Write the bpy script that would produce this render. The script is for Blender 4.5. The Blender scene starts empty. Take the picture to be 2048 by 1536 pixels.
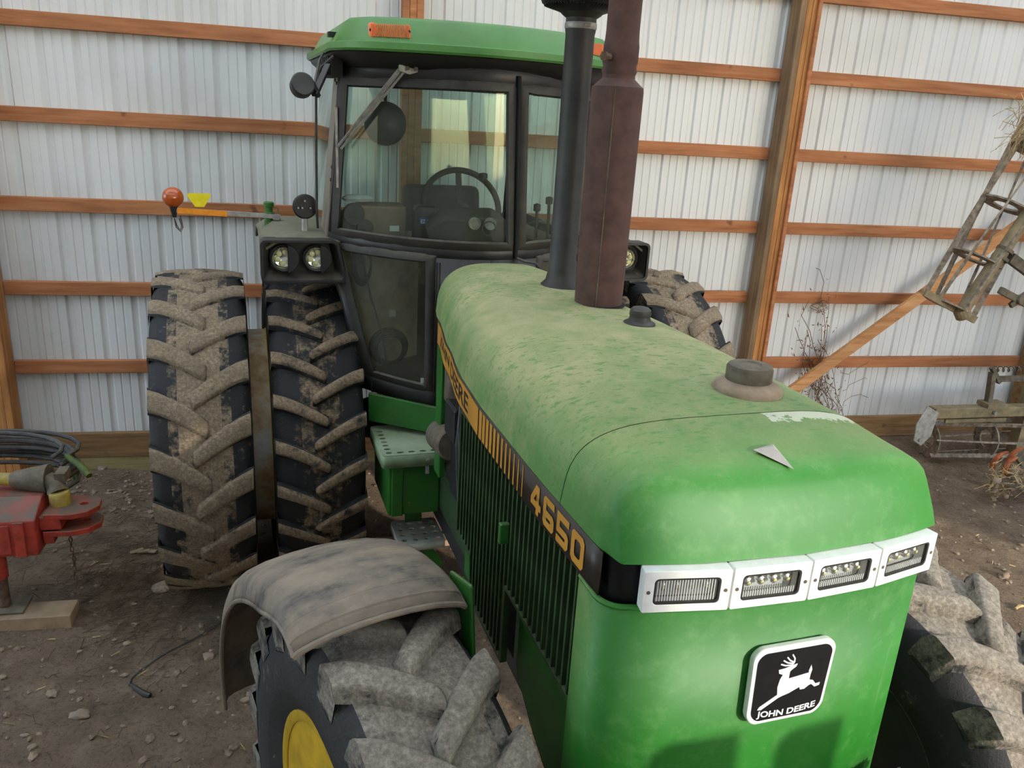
import bpy, bmesh, math, random
from mathutils import Vector, Matrix, noise

random.seed(7)
PI = math.pi
sc = bpy.context.scene
col = sc.collection

# ------------------------------------------------------------------ camera
FPX = 1632.5
CAM_H = 2.64
YAW, PITCH, ROLL = math.radians(12.79), math.radians(18.32), math.radians(3.45)
fwd = Vector((math.sin(YAW) * math.cos(PITCH), math.cos(YAW) * math.cos(PITCH), -math.sin(PITCH)))
r0 = Vector((math.cos(YAW), -math.sin(YAW), 0))
u0 = r0.cross(fwd)
CR = math.cos(ROLL) * r0 + math.sin(ROLL) * u0
CU = -math.sin(ROLL) * r0 + math.cos(ROLL) * u0
cam_d = bpy.data.cameras.new('camera')
cam_d.sensor_width = 36.0
cam_d.lens = FPX / 2048 * 36
cam_d.clip_start = 0.02
cam_d.clip_end = 300
cam = bpy.data.objects.new('camera', cam_d)
col.objects.link(cam)
cam.matrix_world = Matrix((
    (CR.x, CU.x, -fwd.x, 0), (CR.y, CU.y, -fwd.y, 0), (CR.z, CU.z, -fwd.z, CAM_H), (0, 0, 0, 1)))
sc.camera = cam


def ray(px, py):
    return CR * ((px - 1024) / FPX) - CU * ((py - 768) / FPX) + fwd


def at(px, py, Y=None, Z=None):
    """photo pixel -> world point on a vertical plane Y or a level plane Z"""
    d = ray(px, py)
    k = Y / d.y if Y is not None else (Z - CAM_H) / d.z
    return Vector((d.x * k, d.y * k, CAM_H + d.z * k))


# ------------------------------------------------------------------ world, sun, exposure
SUN_EL, SUN_AZ = math.radians(18), math.radians(30)   # azimuth: from the open front (-Y) towards +X
world = bpy.data.worlds.new('world')
sc.world = world
world.use_nodes = True
wn = world.node_tree
wn.nodes.clear()
sky = wn.nodes.new('ShaderNodeTexSky')
sky.sky_type = 'NISHITA'
sky.sun_disc = False
sky.sun_elevation = math.radians(38)
sky.sun_rotation = PI - SUN_AZ
sky.air_density = 1.0
sky.dust_density = 0.8
bg = wn.nodes.new('ShaderNodeBackground')
bg.inputs[1].default_value = 0.40
wo = wn.nodes.new('ShaderNodeOutputWorld')
wn.links.new(sky.outputs[0], bg.inputs[0])
wn.links.new(bg.outputs[0], wo.inputs[0])

sun_d = bpy.data.lights.new('sun', 'SUN')
sun_d.energy = 1.8
sun_d.angle = math.radians(0.9)
sun_d.color = (1.0, 0.91, 0.79)
sun = bpy.data.objects.new('sun', sun_d)
col.objects.link(sun)
to_sun = Vector((math.sin(SUN_AZ) * math.cos(SUN_EL), -math.cos(SUN_AZ) * math.cos(SUN_EL), math.sin(SUN_EL)))
sun.rotation_euler = to_sun.to_track_quat('Z', 'Y').to_euler()

sc.view_settings.view_transform = 'Standard'
sc.view_settings.look = 'None'
sc.view_settings.gamma = 1
sc.view_settings.use_curve_mapping = False
sc.view_settings.exposure = 1.2

# ------------------------------------------------------------------ materials
MATS = {}


def sr(r, g, b):
    return tuple(((c / 255) / 12.92 if c / 255 <= 0.04045 else ((c / 255 + 0.055) / 1.055) ** 2.4) for c in (r, g, b)) + (1,)


class NT:
    def __init__(s, name):
        s.m = bpy.data.materials.new(name)
        s.m.use_nodes = True
        s.t = s.m.node_tree
        s.t.nodes.clear()
        s.out = s.n('ShaderNodeOutputMaterial')
        MATS[name] = s.m

    def n(s, typ, **kw):
        nd = s.t.nodes.new(typ)
        for k, v in kw.items():
            setattr(nd, k, v)
        return nd

    def l(s, a, b):
        s.t.links.new(a, b)

    def coord(s, kind='Object'):
        return s.n('ShaderNodeTexCoord').outputs[kind]

    def noise(s, vec, scale, detail=4, rough=0.55, stretch=None):
        if stretch:
            mp = s.n('ShaderNodeMapping')
            mp.inputs['Scale'].default_value = stretch
            s.l(vec, mp.inputs[0])
            vec = mp.outputs[0]
        nd = s.n('ShaderNodeTexNoise')
        nd.inputs['Scale'].default_value = scale
        nd.inputs['Detail'].default_value = detail
        nd.inputs['Roughness'].default_value = rough
        s.l(vec, nd.inputs['Vector'])
        return nd.outputs['Fac']

    def ramp(s, fac, *stops):
        nd = s.n('ShaderNodeValToRGB')
        e = nd.color_ramp.elements
        while len(e) < len(stops):
            e.new(0.5)
        for i, (p, c) in enumerate(stops):
            e[i].position = p
            e[i].color = c if len(c) == 4 else (*c, 1)
        s.l(fac, nd.inputs[0])
        return nd.outputs[0]

    def mix(s, fac, a, b, mode='MIX'):
        nd = s.n('ShaderNodeMix', data_type='RGBA', blend_type=mode)
        for sock, v in ((nd.inputs[0], fac), (nd.inputs[6], a), (nd.inputs[7], b)):
            if hasattr(v, 'is_output'):
                s.l(v, sock)
            elif sock is nd.inputs[0]:
                sock.default_value = v
            else:
                sock.default_value = v if len(v) == 4 else (*v, 1)
        return nd.outputs[2]

    def math(s, op, a, b=None, clamp=False):
        nd = s.n('ShaderNodeMath', operation=op, use_clamp=clamp)
        for sock, v in ((nd.inputs[0], a), (nd.inputs[1], b)):
            if v is None:
                continue
            if hasattr(v, 'is_output'):
                s.l(v, sock)
            else:
                sock.default_value = v
        return nd.outputs[0]

    def bsdf(s, color, rough=0.5, metal=0.0, bump=None, bstr=0.3, bdist=0.02, **kw):
        b = s.n('ShaderNodeBsdfPrincipled')
        for key, v in (('Base Color', color), ('Roughness', rough), ('Metallic', metal)):
            if hasattr(v, 'is_output'):
                s.l(v, b.inputs[key])
            else:
                b.inputs[key].default_value = v
        for k, v in kw.items():
            b.inputs[k.replace('_', ' ')].default_value = v
        if bump is not None:
            bp = s.n('ShaderNodeBump')
            bp.inputs['Strength'].default_value = bstr
            bp.inputs['Distance'].default_value = bdist
            s.l(bump, bp.inputs['Height'])
            s.l(bp.outputs[0], b.inputs['Normal'])
        s.l(b.outputs[0], s.out.inputs[0])
        return b


def simple(name, c, rough=0.5, metal=0.0, var=0.12, scale=30, bump=0.0, dust=0.0, dustc=(128, 117, 98)):
    t = NT(name)
    co = t.coord()
    nf = t.noise(co, scale, 5)
    dark = tuple(x * (1 - var * 2) for x in c[:3])
    lite = tuple(min(1, x * (1 + var * 2)) for x in c[:3])
    cc = t.ramp(nf, (0.3, dark), (0.7, lite))
    if dust:
        geo = t.n('ShaderNodeNewGeometry')
        sep = t.n('ShaderNodeSeparateXYZ')
        t.l(geo.outputs['Normal'], sep.inputs[0])
        up = t.math('MULTIPLY', t.math('MAXIMUM', sep.outputs[2], 0.0), 1.0)
        nf2 = t.noise(co, 9, 6, 0.65)
        f = t.math('MULTIPLY', t.math('ADD', t.math('MULTIPLY', up, 0.75), 0.25), t.ramp(nf2, (0.25, (0, 0, 0)), (0.75, (1, 1, 1))))
        f = t.math('MULTIPLY', f, dust, clamp=True)
        cc = t.mix(f, cc, sr(*dustc))
    t.bsdf(cc, rough, metal, bump=nf if bump else None, bstr=bump)
    return t.m


def paint_green():
    # tractor paint: clean enamel, with settled dust film and rain-spotted patches on level faces
    t = NT('green_paint')
    co = t.coord()
    base = t.ramp(t.noise(co, 3.0, 3), (0.3, sr(30, 112, 28)), (0.7, sr(40, 122, 36)))
    mott = t.ramp(t.noise(co, 16, 9, 0.72), (0.50, (0,) * 3), (0.72, (0.30,) * 3))
    base = t.mix(mott, base, sr(112, 160, 98))
    geo = t.n('ShaderNodeNewGeometry')
    sep = t.n('ShaderNodeSeparateXYZ')
    t.l(geo.outputs['Normal'], sep.inputs[0])
    up = t.ramp(sep.outputs[2], (-0.02, (0.0,) * 3), (0.10, (0.30,) * 3), (0.5, (0.75,) * 3), (0.86, (1.0,) * 3))
    n1 = t.ramp(t.noise(co, 7, 5, 0.6), (0.3, (0.55,) * 3), (0.62, (1,) * 3))
    spots = t.ramp(t.noise(co, 58, 3, 0.6, (0.5, 1.0, 1.0)), (0.34, (0.42,) * 3), (0.46, (1,) * 3))
    patch = t.ramp(t.noise(co, 2.2, 2), (0.40, (1,) * 3), (0.52, (0.0,) * 3))
    spots = t.math('MAXIMUM', spots, patch)
    # long fore-and-aft film: dustier towards the cab
    sy = t.n('ShaderNodeSeparateXYZ')
    t.l(co, sy.inputs[0])
    lon = t.ramp(t.math('DIVIDE', sy.outputs[1], 2.4), (0.03, (0.03,) * 3), (0.06, (0.30,) * 3), (0.15, (0.62,) * 3), (0.35, (0.95,) * 3))
    side = t.math('MULTIPLY', t.ramp(t.math('DIVIDE', sy.outputs[1], 2.4), (0.15, (0,) * 3), (0.24, (1,) * 3)), t.ramp(t.noise(co, 24, 6, 0.7, (1, 1.0, 0.25)), (0.35, (0.35,) * 3), (0.65, (0.75,) * 3)))
    up = t.math('MAXIMUM', up, side)
    d = t.math('MULTIPLY', t.math('MULTIPLY', up, n1), t.math('MULTIPLY', spots, lon), clamp=True)
    fine = t.noise(co, 220, 2, 0.7)
    dc = t.mix(fine, sr(150, 142, 98), sr(194, 184, 140))
    c = t.mix(t.math('MULTIPLY', d, 0.95), base, dc)
    # runs on the upright faces
    runs = t.ramp(t.noise(co, 30, 4, 0.6, (1, 1, 0.06)), (0.66, (0, 0, 0)), (0.80, (0.16,) * 3))
    c = t.mix(runs, c, sr(170, 180, 150))
    # chalky worn primer along the seam
    sx = sy.outputs[0]
    wx = t.ramp(sx, (0.04, (0,) * 3), (0.10, (1,) * 3), (0.34, (1,) * 3), (0.42, (0,) * 3))
    wy = t.ramp(sy.outputs[1], (0.255, (0,) * 3), (0.315, (1,) * 3), (0.334, (1,) * 3), (0.336, (0,) * 3))
    wr_ = t.ramp(t.math('ADD', t.math('MULTIPLY', wx, wy), t.math('MULTIPLY', t.math('SUBTRACT', t.noise(co, 34, 6, 0.75), 0.5), 2.6)), (0.62, (0,) * 3), (0.70, (0.85,) * 3))
    c = t.mix(wr_, c, sr(206, 204, 180))
    rg = t.ramp(d, (0.0, (0.5,) * 3), (0.6, (0.85,) * 3))
    t.bsdf(c, rg, 0.0, bump=fine, bstr=0.05, bdist=0.002)
    return t.m


paint_green()
simple('green_plain', sr(34, 108, 32), 0.42, var=0.1, scale=8, dust=0.5)
simple('green_roof', sr(78, 132, 62), 0.4, var=0.08, scale=5, dust=0.25)
simple('green_slat', sr(44, 68, 38), 0.5, var=0.2, scale=12, dust=0.35)
simple('dusty_tan_green', sr(112, 112, 92), 0.85, var=0.1, scale=14, dust=0.6)
simple('black_enamel', sr(40, 40, 42), 0.45, var=0.2, scale=12, dust=0.30)
simple('black_plastic', sr(26, 26, 27), 0.5, var=0.15, scale=20, dust=0.22)
simple('black_gap', sr(8, 8, 8), 0.8)
simple('rubber_seal', sr(30, 29, 28), 0.6, var=0.2, scale=20, dust=0.65)
simple('dusty_rubber', sr(146, 126, 106), 0.85, var=0.15, scale=18)
simple('white_paint', sr(232, 233, 230), 0.4, var=0.03, scale=40, dust=0.12)
simple('dull_grey', sr(168, 162, 156), 0.5, var=0.05)
simple('chrome', (0.75, 0.75, 0.74, 1), 0.28, 1.0, var=0.05)
simple('dull_steel', sr(164, 162, 156), 0.45, 0.35, var=0.15, scale=25, dust=0.3)
simple('gold_decal', sr(196, 140, 52), 0.45, var=0.08, scale=10, dust=0.08)
simple('brown_decal', sr(48, 38, 33), 0.42, var=0.12, scale=10, dust=0.15)
simple('badge_black', sr(18, 20, 24), 0.3, var=0.15)
simple('badge_white', sr(226, 228, 228), 0.4, var=0.04)
simple('grey_pillar', sr(124, 116, 104), 0.55, var=0.06, scale=6)
simple('intake_black', sr(50, 48, 46), 0.55, var=0.15, scale=9, dust=0.15)
simple('rust_brown', sr(84, 58, 52), 0.82, var=0.16, scale=16, bump=0.15, dust=0.12, dustc=(120, 104, 92))
simple('rusty_iron', sr(96, 74, 58), 0.85, var=0.3, scale=30, bump=0.3, dust=0.5)
simple('yellow_paint', sr(204, 164, 30), 0.45, var=0.12, scale=14, dust=0.25)
simple('dusty_yellow', sr(176, 150, 60), 0.7, var=0.2, scale=20, dust=1.1)
simple('yellow_reflector', sr(240, 222, 30), 0.35, var=0.04)
simple('orange_tape', sr(240, 150, 30), 0.4, var=0.06, scale=60)
simple('red_paint', sr(186, 56, 40), 0.55, var=0.25, scale=18, dust=1.5, dustc=(96, 84, 72))
simple('dusty_iron', sr(96, 86, 72), 0.8, var=0.25, scale=20, bump=0.3, dust=0.4)
simple('dusty_bar', sr(132, 118, 102), 0.85, var=0.35, scale=26, bump=0.3, dust=0.5, dustc=(170, 158, 140))
simple('tan_paint', sr(132, 116, 86), 0.7, var=0.18, scale=16, dust=0.4)
simple('hose_black', sr(58, 58, 60), 0.6, var=0.25, scale=30, dust=0.4)
simple('cab_dark', sr(46, 44, 40), 0.75, var=0.2, scale=10, dust=0.25)
simple('inner_trim', sr(176, 160, 132), 0.8, var=0.15, scale=8)
simple('cab_tan', sr(120, 104, 84), 0.8, var=0.15, scale=10)
simple('pale_label', sr(206, 214, 208), 0.6, var=0.03)
simple('blue_label', sr(40, 60, 110), 0.5, var=0.05)
simple('stone', sr(136, 120, 104), 0.9, var=0.3, scale=22, bump=0.5)
simple('straw', sr(176, 150, 104), 0.8, var=0.25, scale=30)
simple('dead_vine', sr(118, 88, 62), 0.85, var=0.3, scale=20)
simple('dark_litter', sr(84, 64, 47), 0.9, var=0.3, scale=20)
simple('green_blade', sr(78, 92, 40), 0.7, var=0.2, scale=20)
simple('bare_wood', sr(150, 124, 98), 0.85, var=0.25, scale=8, dust=0.6)


def fender_mat():
    t = NT('fender_plastic')
    co = t.coord()
    n1 = t.noise(co, 5.0, 6, 0.62, (1.0, 2.2, 1.0))
    n2 = t.noise(co, 40, 4, 0.6)
    c = t.ramp(n1, (0.33, sr(66, 62, 58)), (0.45, sr(116, 104, 92)), (0.62, sr(142, 126, 108)))
    c = t.mix(t.ramp(n2, (0.55, (0, 0, 0)), (0.8, (0.35,) * 3)), c, sr(164, 150, 128))
    t.bsdf(c, 0.7, bump=n2, bstr=0.08)


fender_mat()


def rubber(name, dustc, amount, base=sr(30, 30, 31)):
    t = NT(name)
    co = t.coord()
    a = t.n('ShaderNodeAttribute', attribute_name='dust').outputs['Fac']
    n1 = t.noise(co, 9, 8, 0.68)
    n2 = t.noise(co, 70, 6, 0.75)
    n3 = t.noise(co, 26, 5, 0.7)
    f = t.math('ADD', t.math('MULTIPLY', a, amount), t.math('MULTIPLY', t.math('SUBTRACT', n1, 0.5), 1.9))
    f = t.math('ADD', f, t.math('MULTIPLY', t.math('SUBTRACT', n3, 0.5), 1.3))
    f = t.ramp(f, (0.24, (0,) * 3), (0.56, (1,) * 3))
    dc = t.ramp(n2, (0.30, tuple(x * 0.38 for x in dustc[:3])), (0.48, tuple(x * 0.85 for x in dustc[:3])), (0.70, tuple(min(1, x * 1.6) for x in dustc[:3])))
    dc = t.mix(t.ramp(n1, (0.42, (0.45,) * 3), (0.62, (0,) * 3)), dc, tuple(x * 0.5 for x in dustc[:3]))
    bs = t.mix(n1, tuple(x * 0.6 for x in base[:3]), tuple(x * 1.3 for x in base[:3]))
    c = t.mix(f, bs, dc)
    h = t.math('ADD', t.math('MULTIPLY', f, 0.5), n2)
    t.bsdf(c, t.ramp(f, (0, (0.6,) * 3), (1, (0.95,) * 3)), bump=h, bstr=0.6, bdist=0.012)


rubber('rubber_rear', sr(150, 128, 102), 0.62, sr(34, 34, 35))
rubber('rubber_dual', sr(156, 136, 112), 0.86, sr(34, 34, 36))
rubber('rubber_front', sr(152, 142, 128), 1.05, sr(46, 46, 47))


def wood(name, c1, c2, c3, grain=(1, 14, 14)):
    t = NT(name)
    co = t.coord()
    inf = t.n('ShaderNodeObjectInfo').outputs['Random']
    ad = t.n('ShaderNodeVectorMath', operation='ADD')
    t.l(co, ad.inputs[0])
    cx = t.n('ShaderNodeCombineXYZ')
    t.l(t.math('MULTIPLY', inf, 37.0), cx.inputs[0])
    t.l(t.math('MULTIPLY', inf, 11.0), cx.inputs[1])
    t.l(cx.outputs[0], ad.inputs[1])
    v = ad.outputs[0]
    g = t.noise(v, 2.2, 6, 0.6, grain)
    k = t.noise(v, 5.5, 2, 0.5, (1.0, 1.0, 1.3))
    kn = t.ramp(k, (0.70, (0,) * 3), (0.76, (1,) * 3))
    big = t.noise(v, 1.1, 3, 0.5, (1, 3, 3))
    c = t.ramp(g, (0.3, c1), (0.5, c2), (0.72, c3))
    c = t.mix(t.ramp(big, (0.4, (0,) * 3), (0.75, (0.5,) * 3)), c, tuple(x * 0.55 for x in c1[:3]))
    c = t.mix(t.math('MULTIPLY', kn, 0.8), c, tuple(x * 0.35 for x in c1[:3]))
    t.bsdf(c, 0.75, bump=g, bstr=0.12, bdist=0.01)


wood('girt_wood', sr(150, 90, 52), sr(180, 114, 70), sr(196, 134, 90))
wood('post_wood', sr(150, 96, 48), sr(186, 124, 66), sr(206, 148, 88), (14, 14, 1))
wood('post_wood_old', sr(104, 82, 60), sr(134, 106, 76), sr(156, 126, 92), (14, 14, 1))
wood('skirt_wood', sr(112, 80, 46), sr(142, 106, 66), sr(160, 124, 80))
wood('treated_wood', sr(124, 108, 66), sr(150, 132, 86), sr(166, 148, 102))
wood('brace_wood', sr(170, 112, 64), sr(200, 142, 90), sr(214, 164, 116))


def sheet_mat():
    t = NT('white_sheet_metal')
    co = t.coord()
    inf = t.n('ShaderNodeObjectInfo').outputs['Random']
    geo = t.n('ShaderNodeNewGeometry').outputs['Position']
    sm = t.noise(geo, 0.9, 5, 0.6)
    st = t.noise(geo, 3, 3, 0.5, (1.0, 1.0, 0.15))
    c = t.ramp(st, (0.3, sr(214, 213, 211)), (0.65, sr(222, 221, 219)))
    c = t.mix(t.ramp(sm, (0.5, (0,) * 3), (0.8, (0.4,) * 3)), c, sr(176, 166, 152))
    sp = t.ramp(t.noise(geo, 26, 5, 0.7), (0.66, (0,) * 3), (0.72, (0.5,) * 3))
    sepz = t.n('ShaderNodeSeparateXYZ')
    t.l(geo, sepz.inputs[0])
    low = t.ramp(t.math('DIVIDE', sepz.outputs[2], 1.4), (0.1, (1,) * 3), (1.0, (0.05,) * 3))
    c = t.mix(t.math('MULTIPLY', sp, low), c, sr(120, 104, 86))
    c = t.mix(t.math('MULTIPLY', inf, 0.1), c, sr(200, 196, 188))
    t.bsdf(c, 0.36, 0.0)


sheet_mat()


def dirt_mat():
    t = NT('dirt')
    g = t.n('ShaderNodeNewGeometry').outputs['Position']
    a = t.noise(g, 0.9, 5, 0.6)
    b = t.noise(g, 5, 10, 0.72)
    f = t.noise(g, 48, 6, 0.7)
    c = t.ramp(b, (0.30, sr(94, 76, 58)), (0.5, sr(140, 117, 93)), (0.70, sr(174, 150, 123)))
    c = t.mix(t.ramp(a, (0.4, (0,) * 3), (0.66, (0.75,) * 3)), c, sr(148, 126, 103))
    chips = t.ramp(t.noise(g, 70, 3, 0.6), (0.66, (0,) * 3), (0.71, (1,) * 3))
    c = t.mix(t.math('MULTIPLY', chips, 0.45), c, sr(166, 154, 138))
    c = t.mix(t.ramp(f, (0.3, (0.6,) * 3), (0.5, (0,) * 3)), c, sr(52, 42, 34))
    h = t.math('ADD', t.math('MULTIPLY', b, 0.7), t.math('MULTIPLY', f, 0.5))
    t.bsdf(c, 0.95, bump=h, bstr=1.0, bdist=0.07)


dirt_mat()


def clod_mat():
    t = NT('dirt_clod')
    g = t.coord()
    b = t.noise(g, 14, 6, 0.68)
    inf = t.n('ShaderNodeNewGeometry').outputs['Random Per Island']
    c = t.ramp(b, (0.28, sr(94, 77, 60)), (0.72, sr(158, 137, 114)))
    c = t.mix(t.ramp(inf, (0.55, (0,) * 3), (0.95, (0.6,) * 3)), c, sr(148, 132, 114))
    t.bsdf(c, 0.95, bump=b, bstr=0.6, bdist=0.02)


clod_mat()


def glass_mat(name, tint, dust, ior=1.45):
    t = NT(name)
    tr = t.n('ShaderNodeBsdfTransparent')
    tr.inputs[0].default_value = tint
    gl = t.n('ShaderNodeBsdfGlossy')
    gl.inputs['Roughness'].default_value = 0.03
    gl.inputs[0].default_value = (0.9, 0.95, 0.92, 1)
    lw_ = t.n('ShaderNodeLayerWeight')
    lw_.inputs[0].default_value = 0.5
    f0 = ((ior - 1) / (ior + 1)) ** 2
    sch = t.math('ADD', t.math('MULTIPLY', t.math('POWER', lw_.outputs['Facing'], 5.0), 1 - f0), f0 * 1.1)
    mx = t.n('ShaderNodeMixShader')
    t.l(sch, mx.inputs[0])
    t.l(tr.outputs[0], mx.inputs[1])
    t.l(gl.outputs[0], mx.inputs[2])
    df = t.n('ShaderNodeBsdfDiffuse')
    df.inputs[0].default_value = sr(150, 145, 125)
    nf = t.ramp(t.noise(t.coord(), 5, 6, 0.65, (1, 1, 0.4)), (0.3, (dust * 0.3,) * 3), (0.75, (dust * 1.6,) * 3))
    m2 = t.n('ShaderNodeMixShader')
    t.l(nf, m2.inputs[0])
    t.l(mx.outputs[0], m2.inputs[1])
    t.l(df.outputs[0], m2.inputs[2])
    t.l(m2.outputs[0], t.out.inputs[0])


glass_mat('cab_glass', (0.80, 0.90, 0.86, 1), 0.07)
glass_mat('lower_glass', (0.62, 0.66, 0.62, 1), 0.14)
glass_mat('clear_lens', (0.95, 0.96, 0.96, 1), 0.05, 1.5)


def lens_mat(name, c, rough=0.2, sub=0.0):
    t = NT(name)
    co = t.coord()
    n = t.noise(co, 30, 2)
    b = t.bsdf(t.ramp(n, (0.3, tuple(x * 0.8 for x in c[:3])), (0.7, c)), rough)
    b.inputs['Coat Weight'].default_value = 0.4
    b.inputs['Subsurface Weight'].default_value = sub
    b.inputs['Subsurface Radius'].default_value = (0.02, 0.01, 0.005)


lens_mat('amber_lens', sr(236, 120, 52), 0.3)
lens_mat('amber_round', sr(186, 84, 28), 0.2)
lens_mat('led_yellow', sr(250, 240, 160), 0.3)
simple('reflector', (0.86, 0.86, 0.86, 1), 0.18, 1.0, var=0.04)
simple('lamp_bowl', sr(206, 208, 208), 0.45, 0.0, var=0.06)

# ------------------------------------------------------------------ mesh helpers


class MB:
    def __init__(s):
        s.v, s.f, s.a = [], [], []

    def add(s, verts, faces, attr=0.0):
        o = len(s.v)
        s.v += [tuple(v) for v in verts]
        for k, fc in enumerate(faces):
            s.f.append(tuple(i + o for i in fc))
            s.a.append(attr[k] if isinstance(attr, (list, tuple)) else attr)
        return s

    def box(s, c, d, rot=None, attr=0.0):
        M = rot if rot is not None else Matrix.Identity(3)
        vs = []
        for x in (-.5, .5):
            for y in (-.5, .5):
                for z in (-.5, .5):
                    vs.append(Vector(c) + M @ Vector((x * d[0], y * d[1], z * d[2])))
        return s.add(vs, [(0, 1, 3, 2), (4, 6, 7, 5), (0, 4, 5, 1), (2, 3, 7, 6), (0, 2, 6, 4), (1, 5, 7, 3)], attr)

    def bar(s, p, q, w, h, up=(0, 0, 1)):
        """rectangular bar from p to q, w across, h along 'up'"""
        p, q = Vector(p), Vector(q)
        d = (q - p)
        L = d.length
        d.normalize()
        side = d.cross(Vector(up))
        if side.length < 1e-5:
            side = d.cross(Vector((1, 0, 0)))
        side.normalize()
        u = side.cross(d)
        M = Matrix((d, side, u)).transposed()
        return s.box((p + q) / 2, (L, w, h), M)

    def tube(s, path, r, n=10, cap=True):
        P = [Vector(p) for p in path]
        rs = r if isinstance(r, (list, tuple)) else [r] * len(P)
        prev = None
        rings = []
        for i, p in enumerate(P):
            d = (P[min(i + 1, len(P) - 1)] - P[max(i - 1, 0)]).normalized()
            if prev is None:
                a = d.cross(Vector((0, 0, 1)))
                if a.length < 1e-3:
                    a = d.cross(Vector((1, 0, 0)))
            else:
                a = prev - d * prev.dot(d)
            a.normalize()
            prev = a
            b = d.cross(a)
            rings.append([p + (a * math.cos(2 * PI * k / n) + b * math.sin(2 * PI * k / n)) * rs[i] for k in range(n)])
        vs = [v for rg in rings for v in rg]
        fs = []
        for i in range(len(P) - 1):
            for k in range(n):
                k2 = (k + 1) % n
                fs.append((i * n + k, i * n + k2, (i + 1) * n + k2, (i + 1) * n + k))
        if cap:
            fs.append(tuple(range(n))[::-1])
            fs.append(tuple((len(P) - 1) * n + k for k in range(n)))
        return s.add(vs, fs)

    def lathe(s, prof, n=32, c=(0, 0, 0), axis='Z', attr=0.0, M=None, cap=True):
        """prof: (radius, height) pairs about an axis through c"""
        vs = []
        for r, h in prof:
            for k in range(n):
                a = 2 * PI * k / n
                x, y = r * math.cos(a), r * math.sin(a)
                p = Vector((x, y, h)) if axis == 'Z' else (Vector((h, x, y)) if axis == 'X' else Vector((x, -h, y)))
                if M is not None:
                    p = M @ p
                vs.append(Vector(c) + p)
        fs = []
        for i in range(len(prof) - 1):
            for k in range(n):
                k2 = (k + 1) % n
                fs.append((i * n + k, i * n + k2, (i + 1) * n + k2, (i + 1) * n + k))
        if cap and prof[0][0] > 1e-6:
            fs.append(tuple(range(n))[::-1])
        if cap and prof[-1][0] > 1e-6:
            fs.append(tuple((len(prof) - 1) * n + k for k in range(n)))
        return s.add(vs, fs, attr)

    def prism(s, pts, a, b):
        """closed outline pts (list of Vector-like fn) : a(p), b(p) give the two end points"""
        n = len(pts)
        vs = [a(p) for p in pts] + [b(p) for p in pts]
        fs = [tuple(range(n)), tuple(range(n, 2 * n))[::-1]]
        fs += [(i, i + n, (i + 1) % n + n, (i + 1) % n) for i in range(n)]
        return s.add(vs, fs)

    def sweep(s, path, sec):
        """closed section sec (list of point lists, one ring per station)"""
        n = len(path[0])
        vs = [v for rg in path for v in rg]
        fs = []
        for i in range(len(path) - 1):
            for k in range(n):
                k2 = (k + 1) % n
                fs.append((i * n + k, i * n + k2, (i + 1) * n + k2, (i + 1) * n + k))
        if sec:
            fs.append(tuple(range(n))[::-1])
            fs.append(tuple((len(path) - 1) * n + k for k in range(n)))
        return s.add(vs, fs)

    def grid(s, rows):
        n = len(rows[0])
        vs = [v for r in rows for v in r]
        fs = [(i * n + k, i * n + k + 1, (i + 1) * n + k + 1, (i + 1) * n + k) for i in range(len(rows) - 1) for k in range(n - 1)]
        return s.add(vs, fs)

    def build(s, name, mat, parent=None, smooth=False, bevel=0.0, solid=0.0, seg=2, angle=40, sub=0):
        me = bpy.data.meshes.new(name)
        me.from_pydata(s.v, [], s.f)
        me.validate()
        me.update()
        bm = bmesh.new()
        bm.from_mesh(me)
        lay = None
        if any(s.a) and len(s.a) == len(bm.faces):
            lay = bm.faces.layers.float.new('dust')
            bm.faces.ensure_lookup_table()
            for i, v in enumerate(s.a):
                bm.faces[i][lay] = v
        bmesh.ops.recalc_face_normals(bm, faces=bm.faces)
        bm.to_mesh(me)
        bm.free()
        if smooth:
            me.polygons.foreach_set('use_smooth', [True] * len(me.polygons))
            me.set_sharp_from_angle(angle=math.radians(angle))
        ob = bpy.data.objects.new(name, me)
        ob.data.materials.append(MATS[mat])
        col.objects.link(ob)
        if parent is not None:
            ob.parent = parent
        if solid:
            m = ob.modifiers.new('s', 'SOLIDIFY')
            m.thickness = solid
            m.offset = 0
        if bevel:
            m = ob.modifiers.new('b', 'BEVEL')
            m.width = bevel
            m.segments = seg
            m.limit_method = 'ANGLE'
            m.angle_limit = math.radians(35)
        if sub:
            m = ob.modifiers.new('u', 'SUBSURF')
            m.levels = m.render_levels = sub
        return ob


def tag(o, label, cat, group=None, kind=None):
    if label:
        o['label'] = label
    if cat:
        o['category'] = cat
    if group:
        o['group'] = group
    if kind:
        o['kind'] = kind
    return o


def empty(name, loc=(0, 0, 0), rz=0.0, parent=None):
    o = bpy.data.objects.new(name, None)
    col.objects.link(o)
    o.location = loc
    o.rotation_euler = (0, 0, rz)
    o.empty_display_size = 0.1
    o.parent = parent
    return o


def link_copy(src, parent, loc=None, name=None):
    o = src.copy()
    col.objects.link(o)
    o.parent = parent
    if loc is not None:
        o.location = loc
    return o


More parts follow.
